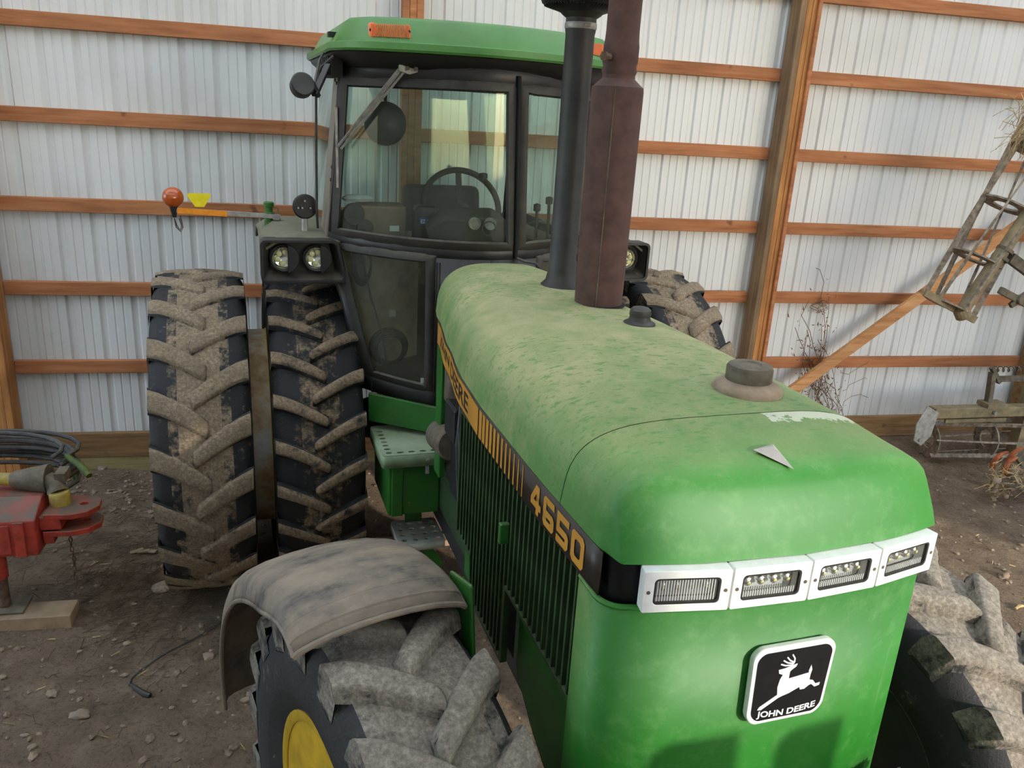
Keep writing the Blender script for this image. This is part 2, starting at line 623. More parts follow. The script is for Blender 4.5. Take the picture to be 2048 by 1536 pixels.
def text_mesh(name, body, mat, parent, M, width, height, bold=0.0, ext=0.0):
    """flat lettering fitted into width x height; M maps text (u,v,w) to the parent's space"""
    cu = bpy.data.curves.new(name, 'FONT')
    cu.body = body
    cu.offset = bold
    cu.extrude = ext
    cu.resolution_u = 3
    tmp = bpy.data.objects.new(name + '_tmp', cu)
    col.objects.link(tmp)
    dg = bpy.context.evaluated_depsgraph_get()
    me = bpy.data.meshes.new_from_object(tmp.evaluated_get(dg))
    bpy.data.objects.remove(tmp)
    bpy.data.curves.remove(cu)
    xs = [v.co.x for v in me.vertices]
    ys = [v.co.y for v in me.vertices]
    x0, x1, y0, y1 = min(xs), max(xs), min(ys), max(ys)
    for v in me.vertices:
        v.co = M((v.co.x - x0) / (x1 - x0) * width, (v.co.y - y0) / (y1 - y0) * height, v.co.z)
    me.name = name
    o = bpy.data.objects.new(name, me)
    me.materials.append(MATS[mat])
    col.objects.link(o)
    o.parent = parent
    return o


def rrect(w, h, r, n=5):
    pts = []
    for cx, cy, a0 in ((w / 2 - r, h / 2 - r, 0), (-w / 2 + r, h / 2 - r, 90), (-w / 2 + r, -h / 2 + r, 180), (w / 2 - r, -h / 2 + r, 270)):
        for k in range(n + 1):
            a = math.radians(a0 + 90 * k / n)
            pts.append((cx + r * math.cos(a), cy + r * math.sin(a)))
    return pts


def ring_faces(mb, outer, inner, fa, fb):
    """flat frame between two outlines of equal length, with depth from fa() to fb()"""
    n = len(outer)
    vs = [fa(p) for p in outer] + [fa(p) for p in inner] + [fb(p) for p in outer] + [fb(p) for p in inner]
    fs = []
    for i in range(n):
        j = (i + 1) % n
        fs += [(i, j, n + j, n + i), (2 * n + i, 3 * n + i, 3 * n + j, 2 * n + j), (i, 2 * n + i, 2 * n + j, j), (n + i, n + j, 3 * n + j, 3 * n + i)]
    mb.add(vs, fs)


def lerp_table(tab, x):
    if x <= tab[0][0]:
        return tab[0][1]
    for (a, va), (b, vb) in zip(tab, tab[1:]):
        if x <= b:
            t = (x - a) / (b - a)
            t = t * t * (3 - 2 * t) * 0.5 + t * 0.5
            return va + (vb - va) * t
    return tab[-1][1]


# ------------------------------------------------------------------ the building
WY = 6.0            # inner face of the sheeting (flats)
WX0, WX1 = -7.0, 9.6
ROOF_Z = 5.5
FRONT_Y = -4.5
DOOR_X, DOOR_Z = 4.05, 4.25     # left edge and head of the wide doorway the sun comes through
GIRT_H = [CAM_H + z for z in (0.0715 * WY, -0.0226 * WY, -0.1162 * WY, -0.2096 * WY, -0.3027 * WY)]

wall = empty('wall_back', (0, WY, 0))
tag(wall, 'back wall of ribbed white sheet metal on wooden girts and posts', 'wall', kind='structure')

# one sheet: four major ribs 0.2095 apart, two minor ribs between; ribs face outward, so from inside they are grooves
PITCH_R = 0.2095


def sheet(top, name, parent):
    mb = MB()
    xs = []
    for k in range(4):
        o = k * PITCH_R
        xs += [(o - 0.026, 0), (o - 0.014, 0.016), (o + 0.014, 0.016), (o + 0.026, 0)]
        for m in (1, 2):
            c = o + 0.0 + PITCH_R * (0.36 if m == 1 else 0.64)
            xs += [(c - 0.008, 0), (c - 0.003, 0.005), (c + 0.003, 0.005), (c + 0.008, 0)]
    xs.append((4 * PITCH_R - 0.026, 0))
    mb.grid([[(x, y, 0.0) for x, y in xs], [(x, y, top) for x, y in xs]])
    return mb.build(name, 'white_sheet_metal', parent)


SH_W = 4 * PITCH_R
x_first = -1.7917 - 7 * SH_W
first = sheet(ROOF_Z, 'wall_panel', wall)
first.location = (x_first, 0, 0)
k = 1
while x_first + k * SH_W < WX1:
    link_copy(first, wall, (x_first + k * SH_W, 0, 0))
    k += 1

POSTS = [(-2.245, 'post_wood'), (0.515, 'girt_wood'), (3.33, 'post_wood'), (6.10, 'skirt_wood'), (-5.1, 'post_wood'), (8.8, 'post_wood')]


def board(name, mat, size, loc, parent, rot=None, bevel=0.003):
    ob = MB().box((0, 0, 0), size).build(name, mat, parent, bevel=bevel, seg=1)
    ob.location = loc
    if rot is not None:
        ob.rotation_euler = rot
    return ob


for px_, pm in POSTS:
    for j, dx in enumerate((-0.0465, 0.0, 0.0465)):
        m = pm if not (px_ > 3 and px_ < 4 and j == 0) else 'post_wood_old'
        board('post_ply', m, (0.045, 0.15 if j != 1 else 0.146, ROOF_Z), (px_ + dx, -0.112, ROOF_Z / 2), wall)
# girts butt between the posts
pxs = sorted(p for p, _ in POSTS)
edges = [WX0] + pxs + [WX1]
for gi, zt in enumerate([GIRT_H[0] + 0.561 * 2, GIRT_H[0] + 0.561] + GIRT_H):
    for a, b in zip(edges, edges[1:]):
        x0 = a + (0.071 if a != WX0 else 0)
        x1 = b - (0.071 if b != WX1 else 0)
        board('girt', 'girt_wood', (x1 - x0, 0.04, 0.092), ((x0 + x1) / 2, -0.022, zt - 0.046), wall)
for a, b in zip(edges, edges[1:]):
    x0, x1 = a + 0.071, b - 0.071
    board('skirt_board', 'skirt_wood', (x1 - x0, 0.045, 0.185), ((x0 + x1) / 2, -0.026, 0.275 - 0.0925), wall)
    board('skirt_board', 'treated_wood', (x1 - x0, 0.04, 0.235), ((x0 + x1) / 2, -0.018, -0.03), wall)
# splice board on the front of the tall post and the diagonal brace
board('post_splice', 'girt_wood', (0.03, 0.022, 3.3), (3.40, -0.198, 2.35), wall)
p0, p1 = at(1572, 790, Y=WY - 0.21), at(2080, 418, Y=WY - 0.21)
brace = MB().bar((0, 0, 0), (p1 - p0), 0.04, 0.092, up=(0, 0, 1)).build('diagonal_brace', 'brace_wood', wall, bevel=0.003, seg=1)
brace.location = p0 - Vector((0, WY, 0))

# other walls, roof: plain sheeting, outside the picture
mb = MB()
for y0, y1, z0, z1 in ((FRONT_Y, 1.6, 0, ROOF_Z), (5.5, WY, 0, ROOF_Z), (1.6, 5.5, 4.2, ROOF_Z)):  # opening added here to let sky light onto the left of the back wall
    mb.box((WX0 - 0.03, (y0 + y1) / 2, (z0 + z1) / 2), (0.05, y1 - y0, z1 - z0))
wl = mb.build('wall_left', 'white_sheet_metal')
tag(wl, 'white sheet metal side wall with an unseen opening added for side light', 'wall', kind='structure')
wr = MB().box((WX1 + 0.03, (WY + FRONT_Y) / 2, ROOF_Z / 2), (0.05, WY - FRONT_Y, ROOF_Z)).build('wall_right', 'white_sheet_metal')
tag(wr, 'plain white sheet metal end wall', 'wall', kind='structure')
# roof sheeting with unseen translucent strips added to brighten hood and back wall, and the closed end of the open front
t_ = NT('fill_light_panel')
tl_ = t_.n('ShaderNodeBsdfTranslucent')
t_.l(t_.ramp(t_.noise(t_.coord(), 3, 3), (0.3, (0.86, 0.83, 0.74)), (0.7, (0.94, 0.91, 0.82))), tl_.inputs[0])
t_.l(tl_.outputs[0], t_.out.inputs[0])
STRIPS = [(-3.4, -2.4), (0.4, 1.6), (2.4, 5.4)]
mb = MB()
ys = [FRONT_Y - 0.2] + [v for st in STRIPS for v in st] + [WY + 0.15]
for y0, y1 in zip(ys[0::2], ys[1::2]):
    mb.box(((WX0 + WX1) / 2, (y0 + y1) / 2, ROOF_Z + 0.03), (WX1 - WX0 + 0.3, y1 - y0, 0.05))
roof = mb.build('ceiling', 'white_sheet_metal')
tag(roof, 'white sheet metal roof with added unseen translucent fill-light strips over the open-fronted shed', 'ceiling', kind='structure')
for y0, y1 in STRIPS:
    mb = MB()
    mb.box(((WX0 + WX1) / 2, (y0 + y1) / 2, ROOF_Z + 0.03), (WX1 - WX0 + 0.3, y1 - y0, 0.004))
    mb.build('fill_light_panel', 'fill_light_panel', roof)
mb = MB()
mb.box(((WX0 + DOOR_X) / 2, FRONT_Y, ROOF_Z / 2), (DOOR_X - WX0, 0.05, ROOF_Z))
mb.box(((WX1 + DOOR_X) / 2, FRONT_Y, (ROOF_Z + DOOR_Z) / 2), (WX1 - DOOR_X, 0.05, ROOF_Z - DOOR_Z))
wf = mb.build('wall_front', 'white_sheet_metal')
tag(wf, 'white sheet metal front wall beside the open doorway', 'wall', kind='structure')

# ------------------------------------------------------------------ dirt floor
TR_O = Vector((0.995, 1.404, 0))
TR_YAW = math.radians(6.4)


def gz(x, y):
    """height of the dirt"""
    v = 0.035 * noise.noise(Vector((x * 0.8, y * 0.8, 0.3))) + 0.022 * noise.noise(Vector((x * 2.6, y * 2.6, 1.7)))
    v += 0.012 * noise.noise(Vector((x * 7, y * 7, 4.1))) + 0.006 * noise.noise(Vector((x * 17, y * 17, 2.0)))
    v -= 0.01
    if y > 5.2 and x > 3.4:
        v += 0.10 * min(1, (y - 5.2) / 0.6) * min(1, (x - 3.4) / 0.8)
    return v


def axis_pts(a, b, c, d, fine, coarse):
    out = []
    x = a
    while x < d:
        out.append(x)
        x += fine if b <= x <= c else coarse
    out.append(d)
    return out


gx = axis_pts(-26, -3.4, 6.6, 26, 0.05, 0.9)
gy = axis_pts(-24, 0.2, 6.2, 7.5, 0.05, 0.9)
mb = MB()
mb.grid([[(x, y, gz(x, y)) for x in gx] for y in gy])
fl = mb.build('floor', 'dirt', smooth=True, angle=180)
tag(fl, 'uneven brown dirt floor with clods and straw', 'floor', kind='structure')

# ------------------------------------------------------------------ TRACTOR (local x = across, y = rearwards from the nose, z up)
T = empty('tractor', TR_O, TR_YAW)
tag(T, 'green farm tractor with black cab, dual rear wheels and dusty hood', 'tractor')

ZL, ZB = 1.660, 1.762      # lamp band
HW = [(0.0, .418), (.12, .438), (.5, .447), (1.0, .446), (1.3, .430), (1.7, .380), (2.08, .325), (2.4, .285)]
TOPZ = [(0.0, 1.93), (.12, 1.945), (.35, 1.965), (1.0, 1.975), (2.4, 1.985)]


def hw(b):
    return lerp_table(HW, b)


def lip(x):
    """plan curve of the nose"""
    return 0.052 * (abs(x) / 0.42) ** 2.2


def sect(b, npt=41, s=1.0, n=3.2, wf=1.0, zb=ZB):
    w, h = hw(b) * wf, (lerp_table(TOPZ, b) - zb) * s
    out = []
    for k in range(npt):
        a = PI * k / (npt - 1)
        c, si = math.cos(a), math.sin(a)
        x = -w * math.copysign(abs(c) ** (2 / n), c)
        z = zb + h * abs(si) ** (2 / n)
        # sides lean in a little towards the top
        x *= 1 - 0.055 * (z - zb) / 0.2
        out.append((x, z))
    return out


def hood_rows(stations):
    rows = []
    for b, s, n, wf, bl in stations:
        rows.append([(x, b + bl * lip(x) * (1 - 0.0 * z), z) for x, z in sect(b, s=s, n=n, wf=wf)])
    return rows


SEAM = 0.335
nose_st = [(0.0, 0.0, 9.0, .985, 1), (0.003, 0.06, 9.0, .993, 1), (0.014, 0.28, 8.0, .999, 1), (0.032, 0.54, 7.2, 1.0, .97), (0.055, 0.78, 6.4, 1.0, .85),
           (0.074, 0.90, 5.8, 1.0, .7), (0.098, 0.955, 5.2, 1.0, .5), (0.14, 0.982, 4.7, 1.0, .25), (0.22, 0.996, 4.2, 1.0, 0), (SEAM - 0.0015, 1.0, 4.0, 1.0, 0)]
mb = MB()
mb.grid(hood_rows(nose_st))
nose = mb.build('nose_cowl', 'green_paint', T, smooth=True, angle=60)
hood_st = [(SEAM + 0.0015, 1.0, 4.0, 1.0, 0)] + [(b, 1.0, 4.0 - 0.9 * min(1, b / 2.2), 1.0, 0) for b in (.42, .55, .7, .85, 1.0, 1.15, 1.3, 1.45, 1.6, 1.75, 1.9, 2.05, 2.18)]
hood_st += [(2.28, 0.985, 3.1, 0.985, 0), (2.34, 0.94, 3.0, 0.96, 0), (2.37, 0.86, 2.9, .92, 0)]
mb = MB()
mb.grid(hood_rows(hood_st))
hood = mb.build('hood', 'green_paint', T, smooth=True, angle=60)
hood['label'] = 'dusty green hood with dark rain spots'
# seam groove + dark inner liner
mb = MB()
mb.grid([[(x * 0.994, b, z - 0.004) for x, z in sect(b, n=4.0)] for b in (SEAM - 0.03, SEAM + 0.03)])
mb.build('hood_seam', 'black_gap', T, smooth=True)

# side decal bands
for sd in (-1, 1):
    bs = [0.10 + (2.10 - 0.10) * i / 40 for i in range(41)]
    mb = MB()
    mb.grid([[(sd * (hw(b) + 0.001), b, ZL) for b in bs], [(sd * (hw(b) + 0.001), b, ZB + 0.003) for b in bs]])
    band = mb.build('decal_band', 'brown_decal', T, smooth=True, solid=0.004)
    O3 = 0.0045

    def onband(b, z, o=O3, sd=sd):
        return (sd * (hw(b) + o), b, z)
    # gold rear field and thinning stripes
    mb = MB()
    bs = [1.02 + (2.09 - 1.02) * i / 24 for i in range(25)]
    mb.grid([[onband(b, ZL + 0.006) for b in bs], [onband(b, ZB - 0.004) for b in bs]])
    mb.build('gold_field', 'gold_decal', band, smooth=True)
    b = 1.005
    for i in range(12):
        wst = 0.030 - 0.0022 * i
        mb = MB()
        mb.grid([[onband(b - wst, ZL + 0.006), onband(b, ZL + 0.006)], [onband(b - wst, ZB - 0.004), onband(b, ZB - 0.004)]])
        mb.build('gold_stripe', 'gold_decal', band)
        b -= 0.0385
    # lettering: dark JOHN DEERE on the gold, gold 4650 on the dark
    if sd < 0:
        mp = lambda u, v, w, f=onband: f(1.99 - u, ZL + 0.021 + v, 0.0052)
        mq = lambda u, v, f=onband: f(0.505 - u, ZL + 0.011 + v, 0.0052)
    else:
        mp = lambda u, v, w, f=onband: f(1.17 + u, ZL + 0.021 + v, 0.0052)
        mq = lambda u, v, f=onband: f(0.165 + u, ZL + 0.011 + v, 0.0052)
    text_mesh('maker_lettering', 'JOHN', 'brown_decal', band, mp, 0.36, 0.062, bold=0.02)
    text_mesh('maker_lettering', 'DEERE', 'brown_decal', band, lambda u, v, w, f=mp: f(u + 0.405, v, w), 0.415, 0.062, bold=0.02)
    DH, DW, ST, DP = 0.080, 0.070, 0.0185, 0.0865

    def strip_poly(mb, pts):
        mb.add([mq(*p) for p in pts], [tuple(range(len(pts)))])

    def rect(mb, x0, y0, x1, y1):
        strip_poly(mb, [(x0, y0), (x1, y0), (x1, y1), (x0, y1)])

    def octring(mb, x0, y0, x1, y1, t, c):
        o = [(x0 + c, y0), (x1 - c, y0), (x1, y0 + c), (x1, y1 - c), (x1 - c, y1), (x0 + c, y1), (x0, y1 - c), (x0, y0 + c)]
        ci = c * 0.6
        a0, b0, a1, b1 = x0 + t, y0 + t, x1 - t, y1 - t
        q = [(a0 + ci, b0), (a1 - ci, b0), (a1, b0 + ci), (a1, b1 - ci), (a1 - ci, b1), (a0 + ci, b1), (a0, b1 - ci), (a0, b0 + ci)]
        for i in range(8):
            j = (i + 1) % 8
            strip_poly(mb, [o[i], o[j], q[j], q[i]])
    for di, dg_ in enumerate('4650'):
        x0 = di * DP
        x1, c, mid = x0 + DW, 0.010, DH * 0.56
        mb = MB()
        if dg_ == '0':
            octring(mb, x0, 0, x1, DH, ST, c)
        elif dg_ == '6':
            octring(mb, x0, 0, x1, mid, ST, c)
            rect(mb, x0, mid * .5, x0 + ST, DH - c)
            strip_poly(mb, [(x0, DH - c), (x0 + ST, DH - c), (x0 + ST + .004, DH - ST), (x1, DH - ST), (x1 - c * .3, DH), (x0 + c, DH)])
        elif dg_ == '5':
            rect(mb, x0, DH - ST, x1, DH)
            rect(mb, x0, mid - ST, x0 + ST, DH - ST)
            rect(mb, x0 + ST, mid - ST, x1 - c, mid)
            strip_poly(mb, [(x1 - c, mid), (x1, mid - c), (x1, c), (x1 - c, 0), (x1 - ST, ST), (x1 - ST, mid - ST)])
            rect(mb, x0, 0, x1 - c, ST)
        else:
            rect(mb, x1 - ST * 1.7, 0, x1 - ST * .7, DH * .62)
            rect(mb, x0, DH * .20, x1, DH * .20 + ST)
            strip_poly(mb, [(x0, DH * .20 + ST), (x0 + ST * 1.1, DH * .20 + ST), (x1 - ST * .8, DH - .002), (x1 - ST * .8, DH), (x1 - ST * 2, DH)])
            rect(mb, x1 - ST * 1.7, DH * .5, x1 - ST * .7, DH * .99)
        mb.build('model_digit', 'gold_decal', band)

# grille shell: plan curve wrapped round the front
def plan(off=0.0, back=0.20, w=0.436):
    pts = [(-w - off, back)]
    r = 0.062
    for k in range(8):
        a = PI + (PI / 2 - 0.1) * k / 7
        pts.append((-w + r + (r + off) * math.cos(a), 0.118 + (r + off) * math.sin(a)))
    for k in range(1, 12):
        x = -0.372 + 0.744 * k / 12
        pts.append((x, lip(x) - off + 0.004))
    return pts + [(-x, y) for x, y in reversed(pts[:9])]


def band_mesh(z0, z1, off, back=0.2, w=0.436, n=1):
    mb = MB()
    mb.grid([[(x, y, z0 + (z1 - z0) * i / n) for x, y in plan(off, back, w)] for i in range(n + 1)])
    return mb


band_mesh(0.82, ZL - 0.008, 0.0).build('grille_shell', 'green_paint', T, smooth=True, angle=50, solid=0.006)
# rolled top edge and the black lamp band
mb = MB()
pl = plan(-0.001)
mb.tube([(x, y, ZL - 0.011) for x, y in pl], 0.007, 8)
mb.build('shell_edge', 'green_paint', T, smooth=True)
band_mesh(ZL - 0.012, ZB + 0.012, -0.016, back=0.13).build('lamp_band', 'badge_black', T, smooth=True)
# dark liner under hood lip
mb = MB()
mb.grid([[(x, y + 0.01, ZB - 0.002) for x, y in plan(-0.004)], [(x * .8, y + 0.08, ZB - 0.002) for x, y in plan(-0.004)]])
mb.build('lip_liner', 'black_gap', T)

# four headlights
LX = [-0.378, -0.186, 0.006, 0.198, 0.390]
for i in range(4):
    xa, xb = LX[i] + 0.0015, LX[i + 1] - 0.0015
    A = Vector((xa, lip(xa) - 0.018, 0))
    B = Vector((xb, lip(xb) - 0.018, 0))
    e = (B - A)
    W_ = e.length
    e.normalize()
    nrm = Vector((e.y, -e.x, 0))
    C0 = (A + B) / 2 + Vector((0, 0, (ZL + ZB) / 2 + 0.001))
    if nrm.y > 0:
        nrm = -nrm

    def fr(p, d, C0=C0, e=e, nrm=nrm):
        return C0 + e * p[0] + Vector((0, 0, p[1])) + nrm * d
    outer = rrect(W_, 0.098, 0.004, 4)
    inner = rrect(W_ - 0.046, 0.062, 0.010, 4)
    mb = MB()
    ring_faces(mb, outer, inner, lambda p: fr(p, 0.010), lambda p: fr(p, -0.022))
    hl = mb.build('headlight', 'white_paint', T, bevel=0.0015, seg=2)
    hl['label'] = 'white framed LED headlight in the row across the nose'
    mb = MB()
    ring_faces(mb, rrect(W_ - 0.046, 0.062, 0.010, 4), rrect(W_ - 0.054, 0.054, 0.008, 4), lambda p: fr(p, 0.0085), lambda p: fr(p, 0.001))
    mb.build('lens_seal', 'black_plastic', hl)
    mb = MB()
    mb.prism(rrect(W_ - 0.050, 0.058, 0.008, 4), lambda p: fr(p, -0.024), lambda p: fr(p, -0.026))
    mb.build('lamp_bowl', 'lamp_bowl', hl)
    mb = MB()
    mb.prism(rrect(W_ - 0.053, 0.055, 0.008, 4), lambda p: fr(p, 0.004), lambda p: fr(p, 0.002))
    mb.build('lens', 'clear_lens', hl)
    mb = MB()
    nfl = 22
    for k in range(nfl):
        u = -(W_ - 0.066) / 2 + (W_ - 0.066) * k / (nfl - 1)
        mb.bar(fr((u, -0.026), 0.0015), fr((u, -0.012 if i else 0.024), 0.0015), 0.0022, 0.003, up=nrm)
    mb.build('lens_flutes', 'lamp_bowl', hl)
    for k in range(4):
        u = -0.048 + 0.032 * k
        mb = MB()
        mb.lathe([(0.0, 0.004), (0.010, 0.0), (0.011, -0.012), (0.004, -0.02)], 12, fr((u, 0.004), -0.006), 'Z', M=nrm.to_track_quat('Z', 'Y').to_matrix())
        mb.build('led', 'reflector', hl, smooth=True)
        mb = MB()
        mb.lathe([(0.0, 0.003), (0.004, 0.001), (0.004, -0.002)], 8, fr((u, 0.004), -0.002), 'Z', M=nrm.to_track_quat('Z', 'Y').to_matrix())
        mb.build('led_chip', 'led_yellow', hl)
    for u in (-W_ / 2 + 0.011, W_ / 2 - 0.011):
        mb = MB()
        mb.lathe([(0.0, 0.0), (0.0042, 0.0), (0.0042, -0.004)], 10, fr((u, 0.0), 0.0112), 'Z', M=nrm.to_track_quat('Z', 'Y').to_matrix())
        mb.build('screw', 'dusty_iron', hl)

# badge
BC = Vector((0.012, -0.004, 1.442))
bu, bv, bn = Vector((1, 0, 0)), Vector((0, 0, 1)), Vector((0, -1, 0))


def bf(p, d):
    return BC + bu * p[0] + bv * p[1] + bn * d


def badge_outline(w, h, r):
    # lower edge bowed, sides drawn in a little towards the foot
    return [(x * (1 - 0.10 * max(0, (h / 2 - y) / h - 0.35)), y - (0.010 * (1 - (2 * x / w) ** 2) if y < 0 else -0.004 * (1 - (2 * x / w) ** 2))) for x, y in rrect(w, h, r, 8)]


mb = MB()
mb.prism(badge_outline(0.222, 0.200, 0.030), lambda p: bf(p, 0.0), lambda p: bf(p, 0.018))
badge = mb.build('badge', 'white_paint', T, bevel=0.004)
badge['label'] = 'black and silver leaping deer emblem on the front grille'
mb = MB()
mb.prism(badge_outline(0.200, 0.178, 0.024), lambda p: bf(p, 0.0185), lambda p: bf(p, 0.0195))
mb.build('badge_plate', 'badge_black', badge)
# deer figure: outline traced from the emblem, in emblem units
ex, ey = (470 / 0.222, -55 / 0.222), (-20 / 0.196, 372 / 0.196)


def emb(x, y):
    dx, dy = x - 1105, y - 905
    det = ex[0] * ey[1] - ex[1] * ey[0]
    u = (dx * ey[1] - dy * ey[0]) / det
    v = -(ex[0] * dy - ex[1] * dx) / det
    return (u - 0.002, v + 0.004)


deer = [(1026, 843), (1060, 836), (1092, 824), (1130, 814), (1124, 828), (1104, 842), (1092, 852), (1090, 890), (1140, 879), (1204, 864), (1203, 852), (1213, 824), (1222, 848),
        (1216, 872), (1214, 902), (1236, 905), (1255, 924), (1280, 918), (1277, 932), (1250, 940), (1228, 924), (1214, 930), (1190, 948), (1166, 951), (1160, 937), (1102, 966), (1062, 980),
        (1044, 988), (952, 1047), (932, 1047), (940, 1032), (1036, 972), (1031, 932), (1040, 892), (1053, 868), (1030, 861)]
dp = [emb(*p) for p in deer]
mb = MB()
mb.prism(dp, lambda p: bf(p, 0.0192), lambda p: bf(p, 0.0206))
me_ob = mb.build('deer_figure', 'badge_white', badge)
bm = bmesh.new()
bm.from_mesh(me_ob.data)
bmesh.ops.triangulate(bm, faces=[f for f in bm.faces if len(f.verts) > 4])
bm.to_mesh(me_ob.data)
bm.free()
mb = MB()
for ant in ([(1094, 826), (1110, 806), (1110, 786), (1094, 766)], [(1108, 806), (1084, 796), (1066, 779)], [(1102, 812), (1072, 808), (1046, 795)], [(1096, 820), (1062, 822), (1034, 814)]):
    q = [emb(*p) for p in ant]
    for a, b_ in zip(q, q[1:]):
        mb.bar(bf(a, 0.0199), bf(b_, 0.0199), 0.0034, 0.0014, up=bn)
mb.build('antlers', 'badge_white', badge)
text_mesh('badge_lettering', 'JOHN DEERE', 'badge_white', badge, lambda u, v, w: bf((-0.080 + u, -0.086 + v - 0.007 * (1 - ((u - 0.080) / 0.080) ** 2)), 0.0206), 0.160, 0.0225, bold=0.03)

# side grille screens
def side_panel(sd):
    X0 = sd * 0.418
    root = None
    # outline frame in (b, z)
    def q(b, z, o=0.0):
        return (X0 + sd * o, b, z)
    mb = MB()
    poly = [(.215, 1.645), (.215, 1.285), (.735, 1.285), (.735, 1.02), (1.09, 1.02), (1.12, 1.175), (1.30, 1.175), (1.30, 1.645)]
    # backing screen
    mb.add([q(b, z, -0.035) for b, z in ((.215, 1.285), (.735, 1.285), (.735, 1.645), (.215, 1.645))], [(0, 1, 2, 3)])
    mb.add([q(b, z, -0.035) for b, z in ((.735, 1.02), (1.09, 1.02), (1.12, 1.175), (1.30, 1.175), (1.30, 1.645), (.735, 1.645))], [tuple(range(6))])
    root = mb.build('side_screen', 'black_gap', T)
    mb = MB()
    for (b0, z0), (b1, z1) in zip(poly, poly[1:] + poly[:1]):
        mb.bar(q(b0, z0), q(b1, z1), 0.020, 0.012, up=(0, 0, 1) if abs(b1 - b0) > .01 else (0, 1, 0))
    mb.build('screen_frame', 'green_slat', root)
    b = 0.238
    k = 0
    first = {}
    while b < 1.29:
        zlo = 1.285 if b < .735 else (1.02 if b < 1.09 else 1.175)
        L = 1.64 - zlo
        if zlo in first:
            o = link_copy(first[zlo], root, (0, b, 0))
        else:
            m2 = MB()
            m2.box((X0 + sd * 0.002, 0, zlo + L / 2), (0.014, 0.0100, L))
            o = m2.build('slat', 'green_slat', root)
            o.location = (0, b, 0)
            first[zlo] = o
        b += 0.0365
    # latch and plain sheet-metal below
    mb = MB()
    mb.box((X0 + sd * 0.022, 0.735, 1.47), (0.03, 0.022, 0.065))
    mb.build('latch', 'green_plain', root, bevel=0.004)
    mb = MB()
    mb.add([q(.735, 1.28, -0.05), q(.735, .97, -0.05), q(.56, .88, -0.05), q(.30, .80, -0.05), q(.22, .80, -0.04), q(.22, 1.28, -0.04)], [tuple(range(6))])
    mb.build('lower_panel', 'green_plain', T, solid=0.006)
    mb = MB()
    mb.add([q(1.30, 1.17, -0.03), q(1.13, 1.17, -0.03), q(1.10, 1.02, -0.03), q(1.16, .98, -0.03), q(1.30, 1.0, -0.03)], [tuple(range(5))])
    mb.build('lower_panel', 'green_plain', T, solid=0.006)


side_panel(-1)
side_panel(1)

# hood-top fittings
def on_hood(x, b):
    w, h = hw(b), lerp_table(TOPZ, b) - ZB
    n = 4.0 - 0.9 * min(1, b / 2.2)
    return ZB + h * (1 - min(1, abs(x) / (w * .95)) ** n) ** (1 / n)


MX, MY = 0.150, 1.50
z0 = on_hood(MX, MY)
mb = MB()
mb.lathe([(0.098, z0 + .002), (0.103, z0 - 0.004)], 40, (MX, MY, 0))
mb.build('muffler_opening', 'black_gap', T)
mb = MB()
mb.lathe([(0.089, z0 - 0.05), (0.091, z0 + 0.10), (0.092, 2.735), (0.090, 2.748), (0.084, 2.752), (0.058, 2.775), (0.056, 2.80)], 44, (MX, MY, 0))
muf = mb.build('muffler', 'rust_brown', T, smooth=True)
mb = MB()
mb.tube([(MX - 0.045, MY - 0.079, z0 - .02), (MX - 0.046, MY - 0.0805, 2.744)], 0.0018, 6)
mb.build('weld_seam', 'dusty_iron', muf)
mb = MB()
mb.lathe([(0.056, 2.785), (0.062, 2.80), (0.058, 2.815), (0.062, 2.83), (0.062, 2.88), (0.059, 2.90), (0.0575, 2.93), (0.0575, 3.6), (0.052, 3.6), (0.052, 3.3)], 40, (MX, MY, 0))
mb.build('exhaust_pipe', 'rust_brown', T, smooth=True)
mb = MB()
mb.tube([(MX - 0.085, MY - 0.05, 2.842), (MX - 0.055, MY - 0.03, 2.842)], 0.011, 8)
mb.tube([(MX - 0.088, MY - 0.052, 2.842), (MX - 0.078, MY - 0.046, 2.842)], 0.016, 6)
mb.build('clamp_bolt', 'rusty_iron', muf)

IX, IY = 0.115, 1.80
z0 = on_hood(IX, IY)
mb = MB()
mb.lathe([(0.086, z0 - 0.004), (0.084, z0 + 0.004), (0.066, z0 + 0.022), (0.060, z0 + 0.05), (0.058, z0 + 0.055), (0.0585, z0 + 0.10), (0.055, z0 + 0.106), (0.055, 2.935), (0.0575, 2.945), (0.0575, 2.99), (0.072, 3.0), (0.085, 3.012)], 40, (IX, IY, 0))
ipipe = mb.build('air_intake', 'intake_black', T, smooth=True)
mb = MB()
mb.lathe([(0.0585, 2.952), (0.0605, 2.955), (0.0605, 2.972), (0.0585, 2.975)], 40, (IX, IY, 0))
mb.tube([(IX - 0.01, IY - 0.062, 2.9635), (IX + 0.012, IY - 0.062, 2.9635)], 0.006, 8)
mb.build('band_clamp', 'dull_steel', ipipe, smooth=True)
mb = MB()
mb.lathe([(0.07, 3.004), (0.12, 3.022), (0.150, 3.035), (0.156, 3.05), (0.152, 3.066), (0.12, 3.12), (0.06, 3.15), (0.0, 3.155)], 48, (IX, IY, 0))
pc = mb.build('intake_cap', 'black_plastic', ipipe, smooth=True, angle=50)
mb = MB()
for k in range(72):
    a = 2 * PI * k / 72
    d = Vector((math.cos(a), math.sin(a), 0))
    mb.bar(Vector((IX, IY, 3.0125)) + d * 0.082, Vector((IX, IY, 3.030)) + d * 0.142, 0.004, 0.006)
mb.build('cap_vanes', 'black_plastic', ipipe)

